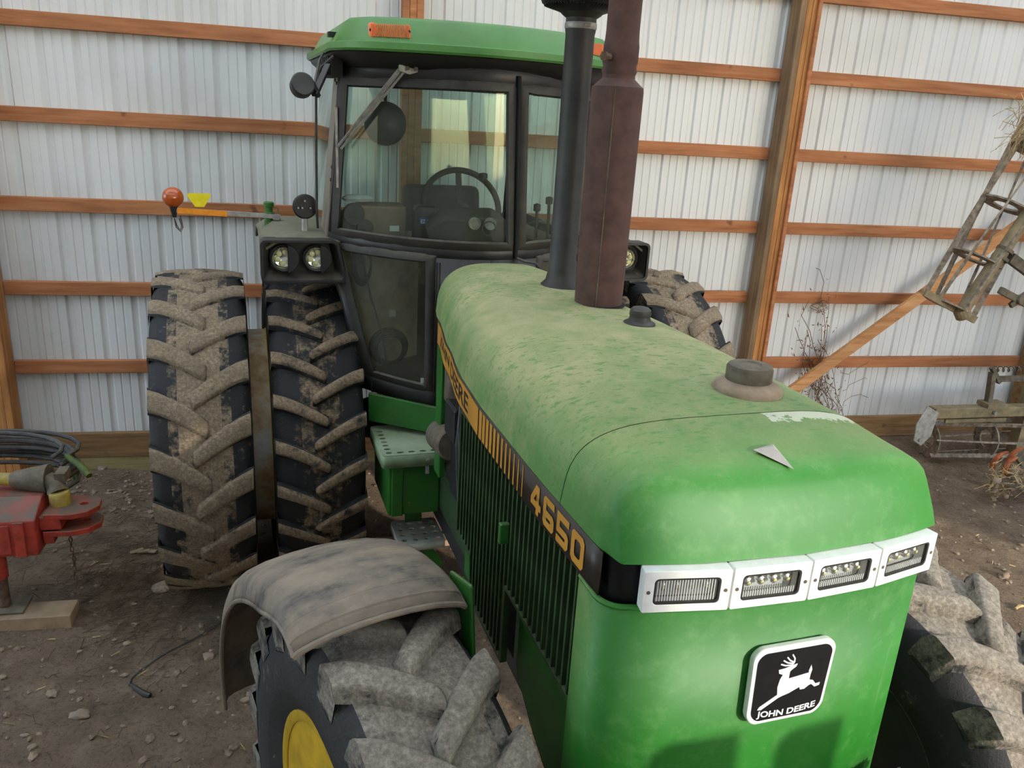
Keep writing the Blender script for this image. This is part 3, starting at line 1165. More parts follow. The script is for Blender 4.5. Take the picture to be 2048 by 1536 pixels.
for nm, cx, cb, prof in (
        ('oil_filler', 0.170, 1.19, [(0.056, -.004), (0.055, .004), (0.040, .012), (0.036, .022), (0.036, .028), (0.038, .032), (0.036, .048), (0.028, .056), (0.0, .058)]),
        ('radiator_filler', 0.150, 0.500, [(0.094, -.006), (0.094, .006), (0.086, .018), (0.070, .026), (0.060, .030)])):
    z0 = on_hood(cx, cb)
    mb = MB()
    mb.lathe([(r, z0 + h) for r, h in prof], 36, (cx, cb, 0))
    fl_ = mb.build(nm, 'dusty_rubber' if nm == 'radiator_filler' else 'intake_black', T, smooth=True, angle=35)
    if nm == 'radiator_filler':
        mb = MB()
        mb.lathe([(0.060, z0 + .024), (0.062, z0 + .030), (0.062, z0 + .062), (0.057, z0 + .070), (0.030, z0 + .073), (0.026, z0 + .069), (0.0, z0 + .069)], 36, (cx, cb, 0))
        cp = mb.build('radiator_cap', 'dusty_iron', fl_, smooth=True, angle=35)
# gunsight pyramid ornament on the nose
zo = lerp_table(TOPZ, .13) - 0.003
mb = MB()
mb.add([(-0.062, .150, zo + .010), (0.006, .172, zo + .010), (-0.004, .075, zo - .010), (-0.022, .135, zo + .022)], [(0, 1, 3), (1, 2, 3), (2, 0, 3), (0, 2, 1)])
mb.build('hood_ornament', 'dull_grey', T)

# ---------------------------------------------------------------- chassis under the hood
mb = MB()
mb.box((0, 1.15, 1.30), (0.56, 1.7, 0.62))
mb.box((0, 1.1, 1.62), (0.36, 1.9, 0.2))
mb.build('engine_block', 'black_gap', T, bevel=0.02)
mb = MB()
mb.box((0, 1.9, .80), (0.46, 3.4, 0.40))
mb.box((0, 3.2, .95), (0.62, 1.3, 0.55))
mb.build('transmission', 'black_enamel', T, bevel=0.03)
mb = MB()
for sd in (-1, 1):
    mb = MB()
    mb.box((sd * .23, 1.15, .86), (0.035, 2.3, .22))
    mb.build('frame_rail', 'green_slat', T, bevel=0.008)
mb = MB()
mb.lathe([(0.0, 1.70), (0.05, 1.70), (0.058, 1.69), (0.058, 1.50), (0.04, 1.47)], 20, (-0.30, 1.82, 0.0))
mb.build('fuel_filter', 'dusty_iron', T, smooth=True)
mb = MB()
mb.box((-0.31, 1.72, 1.44), (0.10, 0.16, 0.15))
mb.build('filter_box', 'black_plastic', T, bevel=0.01)
mb = MB()
mb.lathe([(0.0, 0.0), (0.066, 0.0), (0.075, 0.012), (0.075, 0.23), (0.06, 0.25), (0.0, 0.25)], 24, (-0.27, 1.98, 1.22), 'Z', M=Matrix.Rotation(math.radians(-100), 3, 'X'))
mb.build('oil_cooler_can', 'dusty_iron', T, smooth=True)
mb = MB()
mb.tube([(-.36, 1.52, 1.66), (-.375, 1.50, 1.5), (-.37, 1.46, 1.3), (-.33, 1.42, 1.1)], 0.012, 8)
mb.tube([(-.34, 1.60, 1.6), (-.36, 1.58, 1.4), (-.35, 1.56, 1.15), (-.30, 1.5, .98)], 0.009, 8)
mb.build('engine_hose', 'hose_black', T, smooth=True)
mb = MB()
for sd in (-1, 1):
    mb = MB()
    mb.box((sd * 0.285, 2.16, 1.40), (0.030, 0.10, 0.80))
    mb.build('cowl_post', 'green_plain', T, bevel=0.006)
mb = MB()
mb.box((0, -0.02, .78), (0.70, .42, .24))
mb.build('front_support', 'green_plain', T, bevel=0.03)
# grooved black step on the front weight bracket
mb = MB()
mb.box((0.33, -0.075, 1.075), (0.20, 0.12, 0.02))
mb.box((0.33, -0.06, .98), (0.16, 0.08, 0.2))
stp = mb.build('front_step', 'black_plastic', T, bevel=0.004)
for k in range(9):
    m2 = MB()
    m2.box((0.245 + k * 0.021, -0.075, 1.09), (0.010, 0.116, 0.014))
    m2.build('tread_ridge', 'black_plastic', stp)

# ---------------------------------------------------------------- wheels
def tire_mesh(R, w, rr, nl, lh, lw, sweep, dirt=(0.6, 0.45, 0.15, 0.0), side=(0.30, 0.10)):
    mb = MB()
    side_d = side
    Rc = R - lh
    prof = [(rr, -.40 * w), (rr + .025, -.44 * w), (rr + .3 * (Rc - rr), -.52 * w), (rr + .55 * (Rc - rr), -.535 * w), (rr + .82 * (Rc - rr), -.51 * w),
            (Rc - .030, -.475 * w), (Rc - .008, -.42 * w), (Rc - .004, -.32 * w), (Rc, -.22 * w), (Rc + .003, -.11 * w), (Rc + .004, 0)]
    prof = prof + [(r, -h) for r, h in reversed(prof[:-1])]
    n = 72
    vs, fs, at_ = [], [], []
    for r, h in prof:
        for k in range(n):
            a = 2 * PI * k / n
            vs.append((h, r * math.cos(a), r * math.sin(a)))
    for i in range(len(prof) - 1):
        for k in range(n):
            k2 = (k + 1) % n
            fs.append((i * n + k, i * n + k2, (i + 1) * n + k2, (i + 1) * n + k))
            hm = abs((prof[i][1] + prof[i + 1][1]) / 2) / w
            at_.append(dirt[0] if hm < 0.08 else dirt[1] if hm < .2 else dirt[2] if hm < .3 else dirt[3] if hm < .44 else 0.0)
    mb.add(vs, fs, at_)
    # lugs: bars curving from each shoulder to just past the middle
    for side in (-1, 1):
        for k in range(nl):
            th0 = 2 * PI * (k + (0.5 if side > 0 else 0)) / nl
            ns = 7
            ringsv = []
            for i in range(ns):
                t = i / (ns - 1)
                if i == 0:
                    x, rt, tt = side * .525 * w, Rc - 0.075, 0.0
                elif i == 1:
                    x, rt, tt = side * .515 * w, R - 0.022, 0.0
                else:
                    t2 = (i - 1) / (ns - 2)
                    tt = t2
                    x = side * (.515 * w * (1 - t2) - 0.055 * w * t2)
                    rt = R - 0.014 * (1 - t2) ** 2
                th = th0 + sweep * (tt ** 1.25)
                hwid = lw * (0.62 - 0.10 * tt) / R
                bw = hwid + 0.014 / R
                if i == ns - 1:
                    hwid *= .85
                rb = Rc - 0.012 if i > 0 else Rc - 0.085
                e1 = 0.011 / R
                ringsv.append([(x, r_ * math.cos(th + o_), r_ * math.sin(th + o_)) for r_, o_ in
                               ((rb, -bw), (rt - 0.013, -hwid - 0.3 * e1), (rt - 0.003, -hwid + 0.5 * e1), (rt, -hwid + 1.4 * e1), (rt, hwid - 1.4 * e1), (rt - 0.003, hwid - 0.5 * e1), (rt - 0.013, hwid + 0.3 * e1), (rb, bw))])
            # rounded inner end
            c_ = ringsv[-1]
            ringsv.append([(x - side * 0.014, p[1] * 0.5 + 0.5 * (p[1] + c_[7 - j][1]) / 2 * 1.0, p[2] * 0.5 + 0.5 * (p[2] + c_[7 - j][2]) / 2) if 0 < j < 7 else (x - side * 0.012, p[1], p[2]) for j, p in enumerate(c_)])
            q_ = math.hypot(ringsv[-1][3][1], ringsv[-1][3][2])
            ringsv[-1] = [(p[0], p[1] * (R - 0.016) / max(q_, math.hypot(p[1], p[2])) if 1 < j < 6 else p[1], p[2] * (R - 0.016) / max(q_, math.hypot(p[1], p[2])) if 1 < j < 6 else p[2]) for j, p in enumerate(ringsv[-1])]
            nr = ns + 1
            vs = [p for rg in ringsv for p in rg]
            fs, at_ = [], []
            for i in range(nr - 1):
                for j in range(7):
                    fs.append((i * 8 + j, i * 8 + j + 1, (i + 1) * 8 + j + 1, (i + 1) * 8 + j))
                    at_.append((1.0 if i > 0 else 0.5) if 1 <= j <= 5 else (side_d[0] if i > 2 else side_d[1]))
            e = (nr - 1) * 8
            fs.append(tuple(e + j for j in range(8)))
            at_.append(0.5)
            fs.append(tuple(7 - j for j in range(8)))
            at_.append(0.2)
            mb.add(vs, fs, at_)
    return mb


def wheel(x, b, zc, R, w, rr, nl, lh, lw, sweep, mat, steer=0.0, rim='yellow_paint', spin=0.0, face=-1, **kw):
    tm = tire_mesh(R, w, rr, nl, lh, lw, sweep, **kw)
    t = tm.build('tire', mat, T, smooth=True, angle=60)
    t.location = (x, b, zc)
    t.rotation_euler = (spin, 0, steer)
    f_ = face
    mb = MB()
    prof = [(rr + .022, f_ * .43 * w), (rr + .024, f_ * .45 * w), (rr + .006, f_ * .455 * w), (rr - .008, f_ * .44 * w), (rr - .014, f_ * .36 * w), (rr - .030, f_ * .33 * w), (rr - .036, f_ * .20 * w),
            (rr - .058, f_ * .15 * w), (rr - .066, -f_ * .02 * w), (rr * .78, -f_ * .06 * w), (rr * .60, -f_ * .02 * w), (rr * .42, f_ * .02 * w), (rr * .22, f_ * .02 * w), (0, f_ * .02 * w)]
    mb.lathe([(r, h) for r, h in prof], 48, axis='X')
    rm = mb.build('rim', rim, t, smooth=True)
    mb = MB()
    mb.lathe([(rr + .022, -f_ * .43 * w), (rr - .01, -f_ * .44 * w), (rr - .03, -f_ * .3 * w), (rr - .05, -f_ * .2 * w), (rr * .5, -f_ * .16 * w), (0, -f_ * .16 * w)], 48, axis='X')
    mb.build('inner_barrel', 'black_enamel', t, smooth=True)  # back of the rim, coloured black for the shade inside the wheel
    mb = MB()
    mb.lathe([(rr * .30, f_ * .02 * w), (rr * .30, f_ * .20 * w), (rr * .26, f_ * .24 * w), (0, f_ * .25 * w)], 24, axis='X')
    mb.build('hub', rim, t, smooth=True)
    return t


REAR_B, REAR_Z, RR = 3.30, 0.865, 0.885
for sd in (-1, 1):
    wheel(sd * .795, REAR_B, REAR_Z, RR, .425, .545, 24, .044, .050, .135, 'rubber_rear', face=sd, spin=0.03)
    wheel(sd * 1.345, REAR_B, REAR_Z, RR, .435, .545, 20, .026, .085, .17, 'rubber_dual', face=sd, spin=0.10, dirt=(0.95, 0.8, 0.42, 0.0), side=(0.62, 0.05))


def dual_ring_mat():
    t = NT('rusty_yellow')
    co = t.coord()
    n1 = t.noise(co, 6, 6, 0.65)
    sx = t.n('ShaderNodeSeparateXYZ')
    t.l(co, sx.inputs[0])
    c = t.ramp(n1, (0.32, sr(136, 100, 62)), (0.5, sr(186, 160, 122)), (0.66, sr(200, 198, 192)))
    edge = t.ramp(t.math('ADD', t.math('ABSOLUTE', sx.outputs[0]), t.math('MULTIPLY', n1, 0.02)), (0.058, (0,) * 3), (0.064, (1,) * 3))
    c = t.mix(edge, c, sr(214, 186, 40))
    t.bsdf(c, 0.7, 0.1, bump=n1, bstr=0.2)


dual_ring_mat()
for sd in (-1, 1):
    mb = MB()
    mb.lathe([(.555, -.075), (.562, -.068), (.545, -.05), (.545, .05), (.562, .068), (.555, .075)], 64, axis='X')
    o = mb.build('dual_ring', 'rusty_yellow', T, smooth=True)
    o.location = (sd * 1.07, REAR_B, REAR_Z)
mb = MB()
mb.lathe([(.10, -1.35), (.11, -.5), (.16, -.3), (.16, .3), (.11, .5), (.10, 1.35)], 24, (0, REAR_B, REAR_Z), 'X')
mb.build('rear_axle', 'black_enamel', T, smooth=True)

ST_A = math.radians(14)
FB, FZ, FR, FW = 0.52, 0.672, 0.705, 0.385
for sd in (-1, 1):
    wheel(sd * .82, FB, FZ, FR, FW, .37, 19, .050, .078, .24, 'rubber_front', steer=ST_A, face=sd, spin=0.06, dirt=(0.9, 0.85, 0.7, 0.5), side=(0.6, 0.45))
mb = MB()
mb.lathe([(.09, -.62), (.10, -.3), (.15, -.15), (.15, .15), (.10, .3), (.09, .62)], 20, (0, FB, FZ - .05), 'X')
mb.build('front_axle', 'green_plain', T, smooth=True)


def front_fender(sd):
    """arched plastic mudguard over the front tyre: crowned top, turned-down rim, raised bead at the lip"""
    w, Rf = 0.46, 0.785
    rows = []
    a0, a1, n = math.radians(-2), math.radians(97), 34
    cs = [(-.5, -.070), (-.492, -.052), (-.478, -.028), (-.452, -.008), (-.40, .006), (-.3, .018), (-.15, .026), (0, .029), (.15, .026), (.3, .018), (.40, .006), (.452, -.008), (.478, -.028), (.492, -.052), (.5, -.070)]
    for i in range(n + 1):
        t = i / n
        a = a0 + (a1 - a0) * t
        drop = 0.0
        if t > .9:
            drop = -0.042 * ((t - .9) / .1) ** 2
        row = []
        for u, h in cs:
            if abs(u) > .44 and t > .8:
                h = h * (1 - .75 * (t - .8) / .2)
            r = Rf + h + drop
            wid = w * (1.0 + 0.05 * math.sin(PI * min(1, t * 1.1)))
            row.append((u * wid, r * math.cos(a), r * math.sin(a)))
        rows.append(row)
    mb = MB()
    mb.grid(rows)
    o = mb.build('front_fender', 'fender_plastic', T, smooth=True, angle=80, solid=0.008)
    o.location = (sd * .86, FB + .02, FZ)
    o.rotation_euler = (0, 0, ST_A)
    # raised beads along the lip
    for tt, rad in ((0.975, .007), (1.0, .0085), (0.945, .005)):
        i = tt * n
        i0 = min(int(i), n - 1)
        fr_ = i - i0
        path = [tuple(rows[i0][k][c] * (1 - fr_) + rows[i0 + 1][k][c] * fr_ for c in range(3)) for k in range(len(cs))]
        m2 = MB()
        m2.tube(path, rad, 8)
        m2.build('lip_bead', 'fender_plastic', o, smooth=True)
    m2 = MB()
    for e in (0, -1):
        m2.tube([r[e] for r in rows], 0.0075, 8)
    m2.build('rim_bead', 'fender_plastic', o, smooth=True)
    # green carrier bracket on the inner side
    m2 = MB()
    m2.box((-sd * (w / 2 + 0.022), -0.06, 0.52), (0.014, .12, .50), Matrix.Rotation(math.radians(-8), 3, 'X'))
    m2.build('fender_bracket', 'green_plain', o, bevel=0.008)


front_fender(-1)

# ---------------------------------------------------------------- rear fenders with lamp housings
def rear_fender(sd):
    x0, x1 = sd * .655, sd * 1.035
    prof = [(2.83, 1.985), (2.95, 2.005), (3.30, 2.020), (3.60, 2.005), (3.80, 1.96), (3.90, 1.90)]
    mb = MB()
    mb.grid([[(x0 + (x1 - x0) * u, b, z - 0.05 * max(0, u - .80) / .20) for u in (0, .2, .4, .6, .8, .93, 1.0)] for b, z in prof])
    fd = mb.build('rear_fender', 'dusty_tan_green', T, smooth=True, solid=0.012)
    # housing: deep black box flaring forwards, open at the front
    cx, cz = (x0 + x1) / 2, 1.893
    W2, Hh = .392, .212
    def hp(p, b, s=1.0):
        # slanted inner side
        x = p[0] * s
        if p[0] * sd < 0:
            x += sd * (-(p[1] / Hh) * -0.0) - sd * 0.045 * (0.5 - p[1] / Hh) + sd * 0.022
        return (cx + x, b, cz + p[1] * s)
    o_ = rrect(W2, Hh, .028, 5)
    i_ = rrect(W2 - .030, Hh - .028, .020, 5)
    mb = MB()
    ring_faces(mb, o_, i_, lambda p: hp(p, 2.790), lambda p: hp(p, 2.90))
    mb.prism(i_, lambda p: hp(p, 2.895), lambda p: hp(p, 2.90))
    hs = mb.build('lamp_housing', 'black_plastic', T, bevel=0.004)
    # sloping inner bezel
    mb = MB()
    i2 = rrect(W2 - .095, Hh - .055, .03, 5)
    n = len(i_)
    mb.add([hp(p, 2.805) for p in i_] + [(hp(p, 2.855)[0], 2.862, cz + .018 + p[1]) for p in i2], [(k, (k + 1) % n, n + (k + 1) % n, n + k) for k in range(n)])
    mb.add([(hp(p, 2.855)[0], 2.862, cz + .018 + p[1]) for p in i2], [tuple(range(n))])
    mb.build('bezel', 'rubber_seal', hs)
    for k, dx in enumerate((-.085, .072)):
        lx, lz = cx + dx, cz + .012
        mb = MB()
        mb.lathe([(.068, -.03), (.068, .012), (.062, .016), (.055, .012), (.052, -.024)], 32, (lx, 2.836, lz), 'Y', cap=False)
        lp = mb.build('work_lamp', 'black_plastic', hs, smooth=True, angle=35)
        mb = MB()
        mb.lathe([(.054, .002), (.046, -.014), (.02, -.022), (0, -.023)], 28, (lx, 2.836, lz), 'Y', cap=False)
        mb.build('lamp_reflector', 'reflector', lp, smooth=True)
        for q in range(6):
            a = 2 * PI * q / 6 + .3
            mb = MB()
            mb.lathe([(0.013, -.012), (0.0125, 0), (0.006, .0025), (0, .003)], 14, (lx + .029 * math.cos(a), 2.836, lz + .029 * math.sin(a)), 'Y')
            mb.build('led_cell', 'led_yellow', lp, smooth=True)
        mb = MB()
        mb.lathe([(.053, .008), (0, .0085)], 28, (lx, 2.836, lz), 'Y', cap=False)
        mb.build('lamp_lens', 'clear_lens', lp)
        # half-moon lid over the side towards the cab
        mb = MB()
        pts = [(.071 * math.cos(a), .071 * math.sin(a)) for a in [math.radians(-76 + 152 * i / 16) for i in range(17)]]
        mb.prism(pts, lambda p: (lx - sd * p[0], 2.806, lz + p[1]), lambda p: (lx - sd * p[0], 2.826, lz + p[1]))
        mb.build('lamp_lid', 'black_plastic', lp, bevel=0.004)


rear_fender(-1)
rear_fender(1)

# ---------------------------------------------------------------- cab
def wsb(x):
    return 2.43 + 0.95 * x * x


def cabw(z):
    """half width at height z"""
    if z >= 2.0:
        return .705 - .075 * (z - 2.0) / .75
    return .705 - .16 * ((2.0 - z) / .75) ** 1.0


def cpt(u, z, o=0.0):
    """front of cab: u -1..1 across, o out of the surface towards the hood"""
    x = u * cabw(z)
    return Vector((x, wsb(x) - o, z))


def cab_sheet(name, outline, mat, parent, o, th, n_sub=8):
    pass


def strip_frame(name, corners, wid, depth, mat, parent, o=0.004, nseg=10, rad=0.0):
    """moulding that follows the curved front along a closed loop of (x,z)"""
    mb = MB()
    path = []
    m = len(corners)
    for i in range(m):
        (x0, z0), (x1, z1) = corners[i], corners[(i + 1) % m]
        for k in range(nseg):
            t = k / nseg
            x, z = x0 + (x1 - x0) * t, z0 + (z1 - z0) * t
            path.append((x, z))
    cx = sum(p[0] for p in path) / len(path)
    cz = sum(p[1] for p in path) / len(path)
    rings = []
    N = len(path)
    for i in range(N):
        x, z = path[i]
        xp, zp = path[i - 1]
        xn, zn = path[(i + 1) % N]
        tx, tz = xn - xp, zn - zp
        L = math.hypot(tx, tz) or 1
        nx, nz = -tz / L, tx / L
        if nx * (x - cx) + nz * (z - cz) < 0:
            nx, nz = -nx, -nz
        corner = i % nseg == 0
        k = 1.3 if corner else 1.0
        rg = []
        for u, d in ((-.5, 0), (-.32, depth), (.1, depth * .85), (.5, 0)):
            xx, zz = x + nx * u * wid * k, z + nz * u * wid * k
            rg.append((xx, wsb(xx) - o - d, zz))
        rings.append(rg)
    vs = [v for rg in rings for v in rg]
    fs = []
    for i in range(N):
        j = (i + 1) % N
        for q in range(4):
            q2 = (q + 1) % 4
            fs.append((i * 4 + q, i * 4 + q2, j * 4 + q2, j * 4 + q))
    mb.add(vs, fs)
    return mb.build(name, mat, parent, smooth=True, angle=50)


def pane(name, corners, mat, parent, o=0.0, n=14):
    """curved pane between four corners BL, BR, TR, TL given as (x,z)"""
    (ax, az), (bx, bz), (cx, cz), (dx, dz) = corners
    rows = []
    for j in range(5):
        t = j / 4
        row = []
        for i in range(n + 1):
            u = i / n
            x = (ax + (bx - ax) * u) * (1 - t) + (dx + (cx - dx) * u) * t
            z = (az + (bz - az) * u) * (1 - t) + (dz + (cz - dz) * u) * t
            row.append((x, wsb(x) - o, z))
        rows.append(row)
    mb = MB()
    mb.grid(rows)
    return mb.build(name, mat, parent, smooth=True, angle=180)


# front skin of the cab (black), with openings left for the panes
WS = [(-.685, 2.035), (.095, 2.035), (.055, 2.745), (-.640, 2.735)]      # main windscreen
WD = [(.160, 2.035), (.685, 2.035), (.640, 2.735), (.125, 2.745)]        # door-side screen
LL = [(-.535, 1.345), (-.270, 1.315), (-.275, 1.965), (-.675, 1.965)]    # lower pane

cab = MB()


def skin(mb, quad, n=10):
    (ax, az), (bx, bz), (cx, cz), (dx, dz) = quad
    rows = []
    for t in (0, 1):
        row = []
        for i in range(n + 1):
            u = i / n
            x = (ax + (bx - ax) * u) * (1 - t) + (dx + (cx - dx) * u) * t
            z = (az + (bz - az) * u) * (1 - t) + (dz + (cz - dz) * u) * t
            row.append((x, wsb(x), z))
        rows.append(row)
    mb.grid(rows)


skin(cab, [(-.645, 2.725), (.645, 2.725), (.640, 2.86), (-.640, 2.86)])      # header
skin(cab, [(-.705, 1.955), (.705, 1.955), (.705, 2.045), (-.705, 2.045)])    # waist rail
skin(cab, [(-.705, 2.03), (-.675, 2.03), (-.628, 2.75), (-.655, 2.75)], 2)   # pillars
skin(cab, [(.705, 2.03), (.675, 2.03), (.628, 2.75), (.655, 2.75)], 2)
skin(cab, [(.085, 2.03), (.172, 2.03), (.137, 2.75), (.045, 2.75)], 3)       # screen post
for sd in (-1, 1):
    skin(cab, [(sd * .56, 1.255), (sd * .215, 1.215), (sd * .215, 1.325), (sd * .552, 1.355)], 6)
    skin(cab, [(sd * .285, 1.30), (sd * .0, 1.30), (sd * .0, 1.97), (sd * .285, 1.97)], 6)
    skin(cab, [(sd * .562, 1.25), (sd * .525, 1.33), (sd * .665, 1.975), (sd * .705, 1.97)], 3)
cabf = cab.build('cab_front', 'black_enamel', T, smooth=True, angle=60, solid=0.02)
# seam beside the lower pane
mb = MB()
for xs_ in (-.236, -.248):
    mb.tube([Vector((xs_, wsb(xs_) - .012, z)) for z in (1.30, 1.6, 1.95)], 0.003, 6)
mb.build('panel_seam', 'rubber_seal', cabf)

w1 = pane('windscreen', WS, 'cab_glass', T, -0.004)
strip_frame('screen_gasket', WS, .046, .016, 'rubber_seal', w1, o=0.010)
w2 = pane('door_screen', WD, 'cab_glass', T, -0.004)
strip_frame('screen_gasket', WD, .046, .016, 'rubber_seal', w2, o=0.010)
for sd in (-1, 1):
    q = [(sd * -x, z) for x, z in LL] if sd > 0 else LL
    w3 = pane('lower_pane', q, 'lower_glass', T, -0.004)
    strip_frame('screen_gasket', q, .044, .016, 'rubber_seal', w3, o=0.010)
# black bead on the screen post and hinge stub
mb = MB()
mb.tube([(.128, wsb(.128) - .016, 1.975), (.125, wsb(.12) - .016, 2.04), (.092, wsb(.1) - .016, 2.80)], 0.010, 8)
mb.build('post_seal', 'black_gap', cabf, smooth=True)
mb = MB()
mb.tube([(.13, wsb(.13) - .02, 1.98), (.17, wsb(.17) - .03, 1.965), (.23, wsb(.2) - .04, 1.955), (.27, wsb(.26) - .04, 1.92), (.29, wsb(.26) - .03, 1.88)], 0.007, 8)
mb.build('washer_hose', 'hose_black', cabf, smooth=True)
# stickers
mb = MB()
mb.box((-.292, wsb(-.29) - .008, 1.352), (.034, .002, .030))
mb.build('window_sticker', 'pale_label', w1)
mb = MB()
ang = [2 * PI * k / 28 for k in range(28)]
ring_faces(mb, [(.036 * math.cos(a), .036 * math.sin(a)) for a in ang], [(.029 * math.cos(a), .029 * math.sin(a)) for a in ang],
           lambda p: (-.012 + p[0], wsb(-.012) + .004, 2.118 + p[1]), lambda p: (-.012 + p[0], wsb(-.012) + .0045, 2.118 + p[1]))
mb.build('round_sticker', 'cab_dark', w1)

# sides, back
CB = 4.02
for sd in (-1, 1):
    xb, xt = .705, .63
    yb, yt = wsb(.705), wsb(.63)
    def sp(b, z, o=0.0):
        return (sd * (cabw(z) + o), b, z)
    mb = MB()
    mb.add([sp(2.895, 2.0), sp(3.16, 2.0), sp(3.16, 2.86), sp(2.80, 2.86)], [(0, 1, 2, 3)])
    pil = mb.build('side_pillar', 'grey_pillar', T, solid=0.03)
    if sd < 0:
        mb = MB()
        for b, z in ((2.86, 2.70), (2.93, 2.715), (3.0, 2.73), (3.07, 2.745), (2.90, 2.34), (2.90, 2.28)):
            mb.lathe([(0, -.004), (.008, -.003), (.009, .002)], 10, sp(b, z, .016), 'X')
        mb.build('panel_bolt', 'black_gap', pil)
    mb = MB()
    mb.add([sp(3.16, 2.0), sp(CB - .08, 2.0), sp(CB - .08, 2.80), sp(3.16, 2.80)], [(0, 1, 2, 3)])
    mb.build('side_window', 'cab_glass', T, solid=0.005)
    mb = MB()
    mb.add([sp(CB - .09, 1.3), sp(CB, 1.3), sp(CB, 2.86), sp(CB - .09, 2.86)], [(0, 1, 2, 3)])
    mb.build('rear_pillar', 'cab_dark', T, solid=0.05)
    mb = MB()
    mb.add([sp(2.72, 1.26), sp(CB, 1.26), sp(CB, 2.01), sp(2.90, 2.01)], [(0, 1, 2, 3)])
    mb.build('side_skirt', 'black_enamel', T, solid=0.02)
mb = MB()
mb.box((0, CB, 1.63), (1.36, .03, .74))
mb.box((0, CB, 2.82), (1.26, .03, .10))
mb.build('cab_back', 'cab_dark', T)
mb = MB()
mb.box((0, CB, 2.39), (1.26, .006, .78))
mb.build('rear_window', 'cab_glass', T)
mb = MB()
mb.box((0, 3.35, 1.27), (1.05, 1.35, .05))
mb.build('cab_floor', 'cab_dark', T)

# roof
def roof_row(z, grow, bfront, round_=0.14):
    """closed outline at height z: curved front, straight sides"""
    w = .705 + grow
    pts = []
    for k in range(25):
        u = -1 + 2 * k / 24
        x = u * w
        e = abs(u)
        corner = 0.0 if e < .8 else (1 - math.sqrt(max(0, 1 - ((e - .8) / .2) ** 2))) * round_
        pts.append((x, bfront + .55 * x * x + corner, z))
    pts += [(w, 3.2, z), (w, 3.9, z), (w - .06, 4.16, z), (0, 4.2, z), (-w + .06, 4.16, z), (-w, 3.9, z), (-w, 3.2, z)]
    return pts


rows = [roof_row(2.868, -.04, 2.395), roof_row(2.862, .000, 2.350), roof_row(2.872, .008, 2.342), roof_row(2.898, .006, 2.345), roof_row(2.904, -.022, 2.378), roof_row(2.918, -.032, 2.386, .10),
        roof_row(2.990, -.072, 2.418, .07), roof_row(3.002, -.085, 2.432, .07), roof_row(3.008, -.12, 2.47, .06)]
mb = MB()
mb.sweep(rows, True)
roofo = mb.build('cab_roof', 'green_roof', T, smooth=True, angle=30)
roofo['label'] = 'green cab roof with amber lamps in its front edge'
# black underside of the overhang
mb = MB()
mb.sweep([roof_row(2.860, -.012, 2.362), roof_row(2.845, -.02, 2.375), roof_row(2.80, -.075, 2.46)], True)
mb.build('roof_underside', 'black_plastic', T, smooth=True, angle=40)
mb = MB()
mb.box((0, 3.42, 2.785), (1.16, 1.10, .07))
mb.build('roof_liner', 'cab_dark', T, bevel=0.02)
for sd in (-1, 1):
    # louvre block at the corner
    mb = MB()
    mb.box((sd * .672, 2.98, 2.80), (.05, .42, .09))
    lv = mb.build('corner_vent', 'black_gap', T)
    for k in range(5):
        m2 = MB()
        m2.box((sd * .702, 2.82 + k * .075, 2.80), (.02, .03, .085))
        m2.build('vent_louvre', 'black_plastic', lv)
    # amber lamp in the roof edge
    xl = sd * .475
    yl = lambda x: 2.395 + .55 * x * x
    outl = rrect(.172, .062, .014, 5)
    tilt = .45
    mb = MB()
    mb.prism(outl, lambda p: (xl + p[0], yl(xl + p[0]) - .010 + (p[1] + .031) * tilt, 2.948 + p[1]), lambda p: (xl + p[0], yl(xl + p[0]) + .05 + (p[1] + .031) * tilt, 2.948 + p[1]))
    al = mb.build('amber_lamp', 'amber_lens', T, bevel=0.004)
    mb = MB()
    for k in range(25):
        u = -.074 + .148 * k / 24
        mb.bar((xl + u, yl(xl + u) - .014 + .004 * tilt, 2.921), (xl + u, yl(xl + u) - .014 + .056 * tilt, 2.974), .0032, .004, up=(0, -1, 0))
    mb.build('lens_ribs', 'amber_lens', al)
    for u in (-.077, .077):
        mb = MB()
        mb.lathe([(0, -.003), (.0055, -.002), (.0055, .003)], 10, (xl + u, yl(xl + u) - .012 + .031 * tilt, 2.948), 'Y', M=Matrix.Rotation(PI, 3, 'Z'))
        mb.build('lamp_screw', 'black_gap', al)
    mb = MB()
    mb.prism(rrect(.20, .082, .018, 5), lambda p: (xl + p[0], yl(xl + p[0]) + .006 + (p[1] + .031) * tilt, 2.945 + p[1]), lambda p: (xl + p[0], yl(xl + p[0]) + .06 + (p[1] + .031) * tilt, 2.945 + p[1]))
    mb.build('lamp_recess', 'green_plain', al)

# wiper
yw = lambda x: wsb(x) - .045
mb = MB()
mb.prism([(.0, -.012), (.05, -.024), (.085, -.012), (.085, .010), (.045, .022), (0, .014)], lambda p: (-.432 + p[0], yw(-.40) + .01, 2.80 + p[1]), lambda p: (-.432 + p[0], yw(-.40) - .006, 2.80 + p[1]))
wp = mb.build('wiper', 'dull_steel', T, bevel=0.003)
mb = MB()
a, b_ = Vector((-.425, yw(-.42) - .008, 2.795)), Vector((-.598, yw(-.6) - .004, 2.545))
mb.bar(a, b_, .020, .010, up=(0, 1, 0))
mb.bar(b_, Vector((-.670, yw(-.67), 2.44)), .012, .008, up=(0, 1, 0))
mb.build('wiper_arm', 'dull_steel', wp, bevel=0.002)
mb = MB()
mb.bar(Vector((-.398, yw(-.40) - .008, 2.80)), Vector((-.655, yw(-.65), 2.435)), .010, .008, up=(0, 1, 0))
mb.build('wiper_rod', 'dull_steel', wp)
mb = MB()
xb = -.672
mb.bar(Vector((xb, yw(xb) + .016, 2.62)), Vector((xb + .004, yw(xb) + .016, 2.25)), .011, .012, up=(0, 1, 0))
mb.build('wiper_blade', 'dull_steel', wp)
